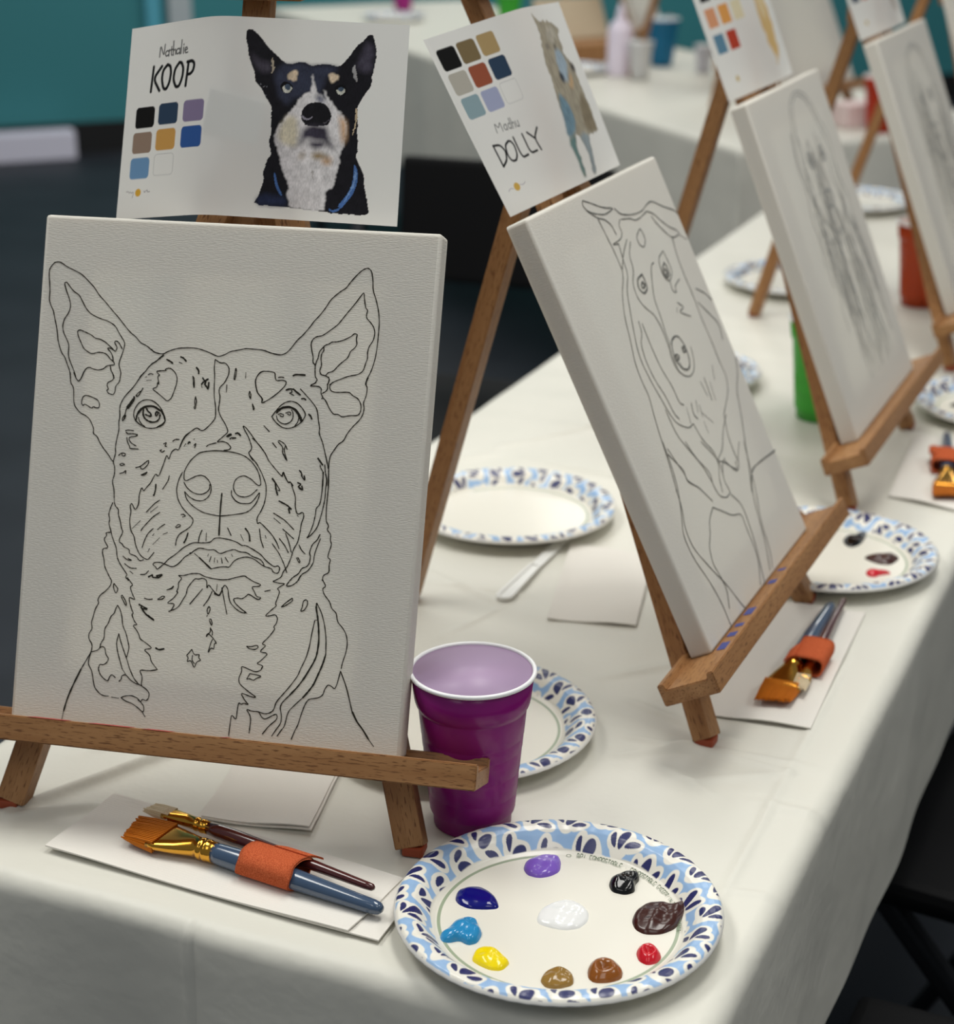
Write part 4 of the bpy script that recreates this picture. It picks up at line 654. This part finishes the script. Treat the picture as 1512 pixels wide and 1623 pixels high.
# ------------------------------------------------------------------ paint blobs
PCOL = dict(purple=(126, 92, 190), black=(10, 10, 10), navy=(12, 16, 110), white=(236, 236, 234), brown=(58, 24, 16), sky=(40, 136, 190), yellow=(240, 214, 10), gold=(146, 112, 52), sienna=(134, 76, 22), red=(196, 22, 38))
PMAT = {k: mat('paint_'+k, v, .22 if k == 'brown' else .13, .5) for k, v in PCOL.items()}
def blob(key, pts, h, seed, label, z0=.0031, style=0, group=None):
    pts = [np.array(q) for q in pts]
    cc = sum(pts)/len(pts); pts = chaikin(pts, 3, True)
    n = len(pts); rings = 16; V = [None]; F = []
    rnd = random.Random(seed)
    def hf(x, y, k):
        f = math.sqrt(max(0, 1-k**2.4))
        q = vnoise(np.array([x]), np.array([y]), .0065, seed)[0]-.5; q2 = vnoise(np.array([x]), np.array([y]), .0032, seed+3)[0]-.5
        q = .5*math.sin(x*290+y*170+seed)*math.sin(y*330-x*120+2*seed)+.2*math.sin(x*560-y*250+3*seed)
        extra = (.42*q+(.22*q2 if key in ('black', 'gold', 'yellow') else 0))*f
        if style == 1:   # coil with a dimple in the middle
            extra = .4*extra+.55*math.exp(-((k-.55)/.25)**2)-.95*math.exp(-(k/.26)**2)
        return h*(f*.75+extra*.55*min(1, (1-k)*5))
    V[0] = (0, 0, z0+max(hf(*cc, 0), .0004))
    for i in range(1, rings+1):
        k = i/rings
        for p_ in pts:
            q = cc+(p_-cc)*k; V.append((q[0]-cc[0], q[1]-cc[1], z0+(max(hf(q[0], q[1], k), .0002*(1-k)) if i < rings else -.0002)))
    for k in range(n): F.append((0, 1+k, 1+(k+1) % n))
    for i in range(rings-1):
        a = 1+i*n; b = a+n
        for k in range(n): F.append((a+k, b+k, b+(k+1) % n, a+(k+1) % n))
    o = mesh('paint_blob', V, F, PMAT[key], smooth=True); o.location = (cc[0], cc[1], ZT)
    tag(o, label, 'paint', group)
    return o
BL = dict(purple=('lilac purple paint blob near the far rim of the nearest plate', .006, 0), black=('shiny black paint blob on the nearest plate, beside the brown one', .008, 0), navy=('dark blue teardrop of paint on the nearest plate', .005, 0), white=('white paint puddle in the middle of the nearest plate', .005, 0),
          brown=('large dark brown paint blob at the right of the nearest plate', .007, 0), sky=('light blue paint blob with a tail up the left rim of the nearest plate', .008, 0), yellow=('bright yellow paint blob on the nearest plate', .006, 0), gold=('tan gold paint swirl behind the near rim of the nearest plate', .006, 0), sienna=('orange-brown coil of paint behind the near rim of the nearest plate', .006, 1), red=('small red ring of paint on the nearest plate', .005, 1))
for i, (k, l) in enumerate(DATA['blobs1'].items()):
    blob(k, parse(l), BL[k][1], i+1, BL[k][0], style=BL[k][2], group='paint blobs on the nearest plate')
B4 = dict(black='black paint streak on the plate right of the second easel', brown='dark brown paint blob on the plate right of the second easel', red='red paint smear on the plate right of the second easel')
for i, (k, l) in enumerate(DATA['blobs4'].items()):
    blob(k, parse(l), .005, i+20, B4[k], group='paint blobs on the plate by the second easel')
blob('black', [(.575+.016*math.cos(a), 2.045+.008*math.sin(a)) for a in np.linspace(0, 6.28, 9)[:-1]], .005, 31, 'black paint on the plate cut by the right edge of the picture')
blob('white', [(.60+.02*math.cos(a), 2.0+.012*math.sin(a)) for a in np.linspace(0, 6.28, 9)[:-1]], .004, 32, 'white paint on the plate cut by the right edge of the picture')

# ------------------------------------------------------------------ cups
M_CUPIN = {}
def cup(x, y, rgb, inner, label, zt=ZT, sc=1.0, seg=72, water=None, group='party cups'):
    e = empty('party_cup', (x, y, zt)); tag(e, label, 'cup', group); e.scale = (sc, sc, sc)
    mo = mat('cup_colour', rgb, .22, .5); translucent(mo, rgb, .42)
    mi = mat('cup_liner', inner, .4, .4); translucent(mi, inner, .25)
    mr = mat('cup_rim_white', (240, 240, 240), .3)
    R = .0438
    out = [(.0255, .0), (.0272, .0008), (.0278, .010), (.0296, .0118), (.0300, .0135), (.0310, .026), (.0309, .0268), (.0314, .0280), (.0325, .043), (.0324, .0438), (.0329, .045), (.0342, .060), (.0341, .0607), (.0346, .062), (.0352, .070), (.0351, .0707), (.0356, .072), (.0372, .090), (.0371, .0907), (.0377, .092), (.0388, .0935), (.0396, .096), (.0400, .098), (.0420, .1160)]
    lathe('cup_body', out, mo, e, seg)
    inn = [(R-.0022-.0008, .1170)]+[(r-.0012, z+.0008) for r, z in out[::-1][1:-2]]+[(.0001, .0035)]
    inn = [q for q in inn]
    V, F = [], []
    lathe('cup_liner', inn, mi, e, seg)
    tor = [(R-.0016+.0016*math.cos(a), .1172+.0016*math.sin(a)) for a in np.linspace(-2.6, 3.68, 14)]
    lathe('cup_rim', [q for q in tor], mr, e, seg)
    if water:
        mw_ = mat('paint_water', water, .03, .5, Transmission_Weight=.75, IOR=1.33)
        lathe('water', [(.0001, .0862), (.0352, .0862), (.0356, .0865)], mw_, e, seg)
    return e
pc = cup(-0.00382+.001, 1.09315, (170, 38, 146), (200, 174, 206), 'purple plastic cup beside the nearest easel tray', water=(190, 160, 196))
M_EMB = mat('cup_emboss', (212, 190, 216), .35)
V, F = [], []
def emb(a0, z0, a1, z1, w_=.0004):
    for k in range(6):
        for q in (0, 1):
            pass
    pts = [(a0+(a1-a0)*k/6, z0+(z1-z0)*k/6) for k in range(7)]; b = len(V); hor = abs(a1-a0) > 1e-6
    for a, z in pts:
        for sg in (-1, 1):
            aa = a+(0 if hor else sg*w_/.038); zz = z+(sg*w_ if hor else 0); r_ = .0384+(zz-.098)*.11-.0006
            V.append((r_*math.sin(aa), r_*math.cos(aa), zz))
    for k in range(6): F.append((b+2*k, b+2*k+1, b+2*k+3, b+2*k+2))
for q in ((-.28, .1015, .36, .1015), (-.28, .1115, .36, .1115), (-.28, .1015, -.28, .1115), (.36, .1015, .36, .1115)): emb(*q)
for q in (-.2, -.12, -.03, .05, .14, .22, .29): emb(q, .1035, q, .1095)
mesh('embossed_panel', V, F, M_EMB, pc)
cup(.3995, 2.012, (88, 204, 74), (220, 235, 215), 'bright green plastic cup partly hidden by the third canvas')
cup(.634, 2.535, (205, 78, 26), (240, 210, 200), 'orange plastic cup beside the fourth easel')

# ------------------------------------------------------------------ napkins
def napkin(layers, label, z=.0008, seed=0):
    cs = np.mean([q for l in layers for q in l], 0)
    e = empty('paper_napkin', (cs[0], cs[1], ZT)); tag(e, label, 'napkin', 'white paper napkins'); rnd = random.Random(seed)
    n = 26
    for li, q in enumerate(layers):
        q = [np.array(p_)-cs for p_ in q]; th = .0011; z0 = z+li*.0013; V, F = [], []
        for side in (0, 1):
            for j in range(n+1):
                for i in range(n+1):
                    a, b = i/n, j/n
                    p_ = q[0]*(1-a)*(1-b)+q[1]*a*(1-b)+q[2]*a*b+q[3]*(1-a)*b
                    ed = min(a, 1-a, b, 1-b)
                    zz = z0+(th if side else 0)+.0007*math.sin(5*a+seed+li)*math.sin(4*b+1)*(1 if ed > 0 else 1)+.0012*max(0, .12-ed)/.12*(.5+.5*math.sin(7*(a+b)+seed))
                    V.append((p_[0], p_[1], max(zz, .0006)))
        m_ = (n+1)**2; k = lambda i, j: j*(n+1)+i
        for j in range(n):
            for i in range(n):
                F.append((m_+k(i, j), m_+k(i+1, j), m_+k(i+1, j+1), m_+k(i, j+1))); F.append((k(i, j), k(i, j+1), k(i+1, j+1), k(i+1, j)))
        for i in range(n):
            F += [(k(i, 0), k(i+1, 0), m_+k(i+1, 0), m_+k(i, 0)), (k(i+1, n), k(i, n), m_+k(i, n), m_+k(i+1, n)), (k(0, i+1), k(0, i), m_+k(0, i), m_+k(0, i+1)), (k(n, i), k(n, i+1), m_+k(n, i+1), m_+k(n, i))]
        mesh('folded_layer', V, F, M_NAPKIN, e, smooth=False)
    return e
napkin([[(-.2900, 1.0497), (-.0611, .9415), (-.0380, 1.0050), (-.2575, 1.1180)], [(-.2935, 1.0501), (-.0810, .9497), (-.0480, 1.0120), (-.2602, 1.1232)]], 'folded white napkin under the nearest pair of brushes', seed=1)
napkin([[(-.1960, 1.0900), (-.1145, 1.0745), (-.0990, 1.1669), (-.1784, 1.1732)], [(-.1930, 1.0908), (-.1160, 1.0765), (-.1006, 1.1669), (-.1774, 1.1732)]], 'small white napkin beneath the tray of the nearest easel', seed=2)
napkin([[(.0613, 1.4334), (.138, 1.4179), (.1667, 1.5765), (.0904, 1.6079)]], 'plain white napkin left of the second easel with nothing on it', seed=3)
napkin([[(.1779, 1.2539), (.2578, 1.2289), (.3432, 1.4488), (.2593, 1.4731)]], 'white napkin with brushes in front of the second easel tray', seed=4)
napkin([[(.4247, 1.7445), (.4899, 1.6994), (.5741, 1.9134), (.4941, 1.9348)]], 'white napkin with brushes cut by the right edge of the picture', seed=5)

# ------------------------------------------------------------------ brushes
M_GOLD = mat('gold_ferrule', (214, 158, 62), .16, .5, 1.0)
M_BLUEH = mat('blue_lacquer', (60, 80, 106), .18, .5, 0, Coat_Weight=.6); M_REDH = mat('oxblood_lacquer', (74, 26, 24), .2, .5, 0, Coat_Weight=.5)
M_BRIS = mat('amber_bristle', (190, 106, 18), .6, .15); M_BRIS2 = mat('beige_bristle', (218, 200, 166), .5)
M_FELT = mat('orange_felt', (204, 100, 62), 1.0, .02); add_noise_bump(M_FELT, (1, 1, 1), 2200, .9, .0008, 4)
color_noise(M_FELT, (186, 84, 50), (218, 114, 74), (1, 1, 1), 1200, 4)
def loft(name, secs, m, parent, seg=28):
    """secs: (x, half width y, half height z, exponent, zc)"""
    V, F = [], []
    for x, a, b, ex, zc in secs:
        for k in range(seg):
            t = 2*math.pi*k/seg; cx, sx = math.cos(t), math.sin(t)
            V.append((x, a*math.copysign(abs(cx)**(2/ex), cx), zc+b*math.copysign(abs(sx)**(2/ex), sx)))
    n = len(secs)
    for i in range(n-1):
        for k in range(seg):
            k2 = (k+1) % seg; F.append((i*seg+k, i*seg+k2, (i+1)*seg+k2, (i+1)*seg+k))
    F.append(tuple(range(seg-1, -1, -1))); F.append(tuple(range((n-1)*seg, n*seg)))
    return mesh(name, V, F, m, parent, True)
def bristles(name, L, wf, wt, thick, slant, nstr, m, parent, zc, seed):
    rnd = random.Random(seed); V, F = [], []
    for i in range(nstr):
        t = (i+.5)/nstr*2-1; lay = (i % 3-1)
        y0 = t*wf; y1 = t*wt; tip = slant*t+rnd.uniform(-.0012, .0012); hw = wf/nstr*1.7
        z0 = zc+lay*thick*.55; z1 = zc+lay*thick*.22+rnd.uniform(-.0004, .0004)
        b = len(V)
        for (x, y, z, h, tz) in ((L+.004, y0, z0, hw, thick*.5), (L*.5+tip*.5, (y0+y1)/2, (z0+z1)/2, hw*.95, thick*.4), (tip, y1, z1, hw*.45, thick*.12)):
            V += [(x, y-h, z-tz), (x, y+h, z-tz), (x, y+h, z+tz), (x, y-h, z+tz)]
        for s_ in range(2):
            for k in range(4): F.append((b+s_*4+k, b+s_*4+(k+1) % 4, b+s_*4+4+(k+1) % 4, b+s_*4+4+k))
        F.append((b+8, b+9, b+10, b+11))
    return mesh(name, V, F, m, parent)
def flat_brush(label, group):
    e = empty('flat_paintbrush', (0, 0, 0)); tag(e, label, 'paintbrush', group)
    zc = .0078
    bristles('bristles', .026, .0145, .0140, .0040, -.0039, 46, M_BRIS, e, zc-.001, 2)
    loft('ferrule', [(.024, .0148, .0030, 4, zc-.001), (.030, .0146, .0032, 4, zc-.001), (.044, .0115, .0048, 3, zc-.0006), (.056, .0080, .0066, 2.2, zc), (.060, .0075, .0072, 2, zc), (.0605, .0079, .0077, 2, zc), (.0625, .0079, .0077, 2, zc), (.063, .0074, .0072, 2, zc), (.0645, .0074, .0072, 2, zc), (.065, .0079, .0077, 2, zc), (.067, .0079, .0077, 2, zc), (.0675, .0074, .0072, 2, zc), (.072, .0074, .0072, 2, zc)], M_GOLD, e)
    loft('handle', [(.071, .0068, .0068, 2, zc), (.076, .0072, .0072, 2, zc), (.095, .0077, .0077, 2, zc), (.125, .0075, .0075, 2, zc-.0003), (.155, .0064, .0064, 2, zc-.001), (.185, .0053, .0053, 2, zc-.0018), (.197, .0049, .0049, 2, zc-.002), (.2015, .0040, .0040, 2, zc-.002), (.2035, .0022, .0022, 2, zc-.002)], M_BLUEH, e)
    return e
def small_brush(label, group):
    e = empty('small_paintbrush', (0, 0, 0)); tag(e, label, 'paintbrush', group)
    zc = .0085
    bristles('bristles', .017, .0058, .0056, .0030, .001, 22, M_BRIS2, e, zc, 4)
    loft('ferrule', [(.015, .0062, .0026, 3, zc), (.020, .0060, .0030, 3, zc), (.034, .0050, .0045, 2, zc), (.042, .0046, .0046, 2, zc), (.0425, .0050, .0050, 2, zc), (.044, .0050, .0050, 2, zc), (.0445, .0046, .0046, 2, zc), (.047, .0046, .0046, 2, zc), (.0475, .005, .005, 2, zc), (.049, .005, .005, 2, zc), (.0495, .0046, .0046, 2, zc), (.053, .0046, .0046, 2, zc)], M_GOLD, e)
    loft('handle', [(.052, .0043, .0043, 2, zc), (.062, .0052, .0052, 2, zc), (.075, .0055, .0055, 2, zc), (.10, .0050, .0050, 2, zc), (.14, .0037, .0037, 2, zc), (.184, .0028, .0028, 2, zc-.001), (.189, .0024, .0024, 2, zc-.001), (.1905, .0012, .0012, 2, zc-.001)], M_REDH, e)
    return e
def felt(label, group, la=.042, flip=1):
    hx, hz, th = .0145, .0092, .0016
    V, F = [], []; seg = 40; nx = 8
    for i in range(nx+1):
        x = -la/2+la*i/nx
        for side in (1, 0):
            for k in range(seg):
                t = 2*math.pi*k/seg; c_, s_ = math.cos(t), math.sin(t); a = hx-(0 if side else th); b = hz-(0 if side else th)
                V.append((x+.0012*math.sin(3*t), a*math.copysign(abs(c_)**.75, c_), .0092+b*math.copysign(abs(s_)**.75, s_)))
    n2 = 2*seg
    for i in range(nx):
        for k in range(seg):
            k2 = (k+1) % seg
            F.append((i*n2+k, (i+1)*n2+k, (i+1)*n2+k2, i*n2+k2)); F.append((i*n2+seg+k, i*n2+seg+k2, (i+1)*n2+seg+k2, (i+1)*n2+seg+k))
    for i in (0, nx):
        for k in range(seg):
            k2 = (k+1) % seg; F.append((i*n2+k, i*n2+k2, i*n2+seg+k2, i*n2+seg+k))
    o = mesh('felt_wrap', V, F, M_FELT, smooth=True); tag(o, label, 'brush wrap', group)
    V2, F2 = [], []
    for i in range(7):
        a = i/6
        for xx in (-.006, la*.5+.004*a):
            for q in (0, .0016):
                V2.append((xx+(.003*a if xx > 0 else .012*a), flip*(.0095+.0075*a), .0165-.0035*a*a+q))
    for i in range(6):
        b = i*4; F2 += [(b, b+4, b+6, b+2), (b+1, b+3, b+7, b+5), (b, b+1, b+5, b+4), (b+2, b+6, b+7, b+3)]
    F2 += [(0, 2, 3, 1), (24, 25, 27, 26)]
    mesh('flap', V2, F2, M_FELT, o, smooth=False)
    return o
def put(o, x, y, ang, z=0, roll=0): o.location = (x, y, ZT+z); o.rotation_euler = (roll, 0, ang)
ang1 = math.atan2(-.0993, .178)
fb = flat_brush('wide slanted brush with amber bristles and blue handle on the nearest napkin', 'flat brushes'); put(fb, -.2376, 1.0650, ang1, .0037)
sb = small_brush('thin brush with beige bristles and oxblood handle on the nearest napkin', 'small brushes'); put(sb, -.2277, 1.0862, math.atan2(.9860-1.0862, -.0664+.2277), .0052)
fe = felt('orange felt wrap around the two brushes on the nearest napkin', 'felt wraps'); put(fe, -.1335, 1.0130, ang1, .0030)
ang2 = math.atan2(.174, .0741)
f2 = copy_tree(fb); f2['label'] = 'blue-handled flat brush on the napkin in front of the second easel'; put(f2, .2330, 1.2620, ang2, .0025)
s2 = copy_tree(sb); s2['label'] = 'oxblood-handled brush tucked right of the blue one before the second easel'; put(s2, .2560, 1.2800, ang2+.03, .0025)
w2 = copy_tree(fe); w2['label'] = 'orange felt wrap around the brushes before the second easel'; put(w2, .2760, 1.3370, ang2, .0025)
w2.children[0].matrix_local = Matrix.Scale(-1, 4, (1, 0, 0))
ang3 = math.atan2(.17, .04)
f3 = copy_tree(fb); f3['label'] = 'gold-ferruled brush on the napkin at the right edge of the picture'; put(f3, .4800, 1.7250, ang3, .0025)
w3 = copy_tree(fe); w3['label'] = 'orange felt wrap around the brush at the right edge of the picture'; put(w3, .5010, 1.8250, ang3, .0025)

# ------------------------------------------------------------------ plastic knife
kd = np.array((.0747-.0147, 1.5949-1.4757)); ka = math.atan2(.1250, .0520)
kn = empty('plastic_knife', (.0220, 1.4722, ZT), (0, 0, ka)); tag(kn, 'white plastic knife handle reaching under the plate beside the first easel', 'knife')
def outline(L, w0, w1, n=10):
    p_ = [(-w0+w0*(1-math.cos(a)), w0*math.sin(a)*-1) for a in np.linspace(-math.pi/2, math.pi/2, n)]
    left = [(w0*(1-math.cos(a)), -w0*math.sin(a)) for a in np.linspace(math.pi/2, -math.pi/2, n)][::-1]
    return [(w0-w0*math.cos(a), w0*math.sin(a)) for a in np.linspace(math.pi/2, -math.pi/2, n)]+[(L, -w1), (L, w1)]
def slab(name, out, z0, z1, m, parent, inset=None):
    n = len(out); V = [(x, y, z0) for x, y in out]+[(x, y, z1) for x, y in out]; F = [tuple(range(n-1, -1, -1))]+[(i, (i+1) % n, n+(i+1) % n, n+i) for i in range(n)]
    if inset:
        cx = sum(p_[0] for p_ in out)/n
        V += [(.0028+(x)*.96, y*.62, z1) for x, y in out]+[(.0034+(x)*.955, y*.5, z1-.0015) for x, y in out]
        F += [(n+i, n+(i+1) % n, 2*n+(i+1) % n, 2*n+i) for i in range(n)]+[(2*n+i, 2*n+(i+1) % n, 3*n+(i+1) % n, 3*n+i) for i in range(n)]+[tuple(range(3*n, 4*n))]
    else: F.append(tuple(range(n, 2*n)))
    return mesh(name, V, F, m, parent)
slab('handle', outline(.085, .0078, .0055), .001, .0045, M_WHITE, kn, True)
slab('blade', [(.085, -.005), (.17, -.006), (.18, .0), (.17, .006), (.085, .005)], .0012, .0028, M_WHITE, kn)

# ------------------------------------------------------------------ things on the table across the aisle
cup(.502, 5.122, (20, 128, 172), (200, 220, 230), 'teal blue plastic cup on the table across the aisle', sc=1.05, seg=40)
cup(.421, 4.86, (236, 236, 236), (240, 240, 240), 'white cup beside the teal blue cup across the aisle', sc=.8, seg=40)
cup(-.262, 6.55, (190, 40, 150), (230, 200, 225), 'magenta cup on the far end of the table across the aisle', sc=1.0, seg=40)
cup(.880, 4.036, (206, 62, 30), (240, 210, 200), 'red-orange cup on the end of the table across the aisle', sc=1.0, seg=40)
cup(.095, 5.90, (70, 190, 60), (220, 235, 215), 'green cup far back on the table across the aisle', sc=1.0, seg=40)
cup(.60, 4.98, (232, 232, 240), (240, 240, 240), 'small white cup right of the teal blue cup across the aisle', sc=.6, seg=40)
ga = 'easels on the table across the aisle'
E6 = (0.779, 4.168, .85, .45); E7 = (.68, 4.78, 1.18, .36); E8 = (.50, 5.45, 1.25, .36)
for E_, a, b in ((E6, 'easel holding a blank canvas at the near end of the table across the aisle', 'large pale blurred canvas standing across the aisle, above the third canvas'),
                 (E7, 'easel behind the teal blue cup across the aisle', 'pale canvas behind the teal blue cup across the aisle'),
                 (E8, 'farthest easel on the table across the aisle', 'farthest pale canvas on the table across the aisle')):
    easel(*E_, .30, a, ga); canvas(*E_, b, 'canvases across the aisle')
plate(.245, 4.98, .5, 'paper plate left of the white cup across the aisle')
wb_ = lathe('squeeze_bottle', [(.0001, 0), (.030, 0), (.033, .006), (.033, .11), (.026, .13), (.013, .14), (.012, .15), (.006, .175), (.002, .18)], mat('milky_plastic', (238, 228, 244), .4), None, 32)
wb_.location = (.372, 4.93, ZT); tag(wb_, 'milky white squeeze bottle left of the white cup across the aisle', 'bottle')
cs = empty('wooden_case', (.30, 5.23, ZT), (0, 0, .5)); tag(cs, 'wooden paint case lying open behind the squeeze bottle across the aisle', 'case')
box('case_base', M_BEECH, -.11, .11, -.06, .06, 0, .05, cs, .004)
box('case_lid', mat('pale_plywood', (196, 178, 150), .6), -.11, .11, -.006, .006, 0, .12, cs, .003, Matrix.Translation((0, .055, .05)) @ Matrix.Rotation(-.5, 4, 'X'))
plate(.10, 5.45, .3, 'paper plate near the front edge of the table across the aisle'); plate(-.28, 6.25, 1.3, 'farthest paper plate across the aisle')
bx_ = box('paint_box', mat('pale_card', (226, 206, 204), .7), -.05, .05, -.035, .035, 0, .05, None, .004, Matrix.Translation((.845, 4.12, ZT)) @ Matrix.Rotation(.4, 4, 'Z')); tag(bx_, 'small pale pink box on the end of the table across the aisle', 'box')

# ------------------------------------------------------------------ chairs
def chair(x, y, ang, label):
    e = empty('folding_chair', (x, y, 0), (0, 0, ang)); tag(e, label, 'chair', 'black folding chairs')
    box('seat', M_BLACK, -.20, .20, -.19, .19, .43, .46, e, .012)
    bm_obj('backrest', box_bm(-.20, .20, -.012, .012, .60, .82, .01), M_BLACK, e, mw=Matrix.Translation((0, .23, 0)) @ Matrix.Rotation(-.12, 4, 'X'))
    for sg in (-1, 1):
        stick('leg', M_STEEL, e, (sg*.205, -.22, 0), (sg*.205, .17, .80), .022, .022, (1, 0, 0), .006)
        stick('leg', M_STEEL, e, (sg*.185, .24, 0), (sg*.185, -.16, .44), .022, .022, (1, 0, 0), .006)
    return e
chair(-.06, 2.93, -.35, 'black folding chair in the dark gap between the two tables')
chair(.62, 1.55, -2.1, 'black folding chair added to fill the dark right side of the near table')  # added chair, its black stands in for the deep shade here
chair(.42, 1.02, -2.0, 'black folding chair added to darken the near right corner of the near table')  # another added chair, black to deepen the shade at this corner
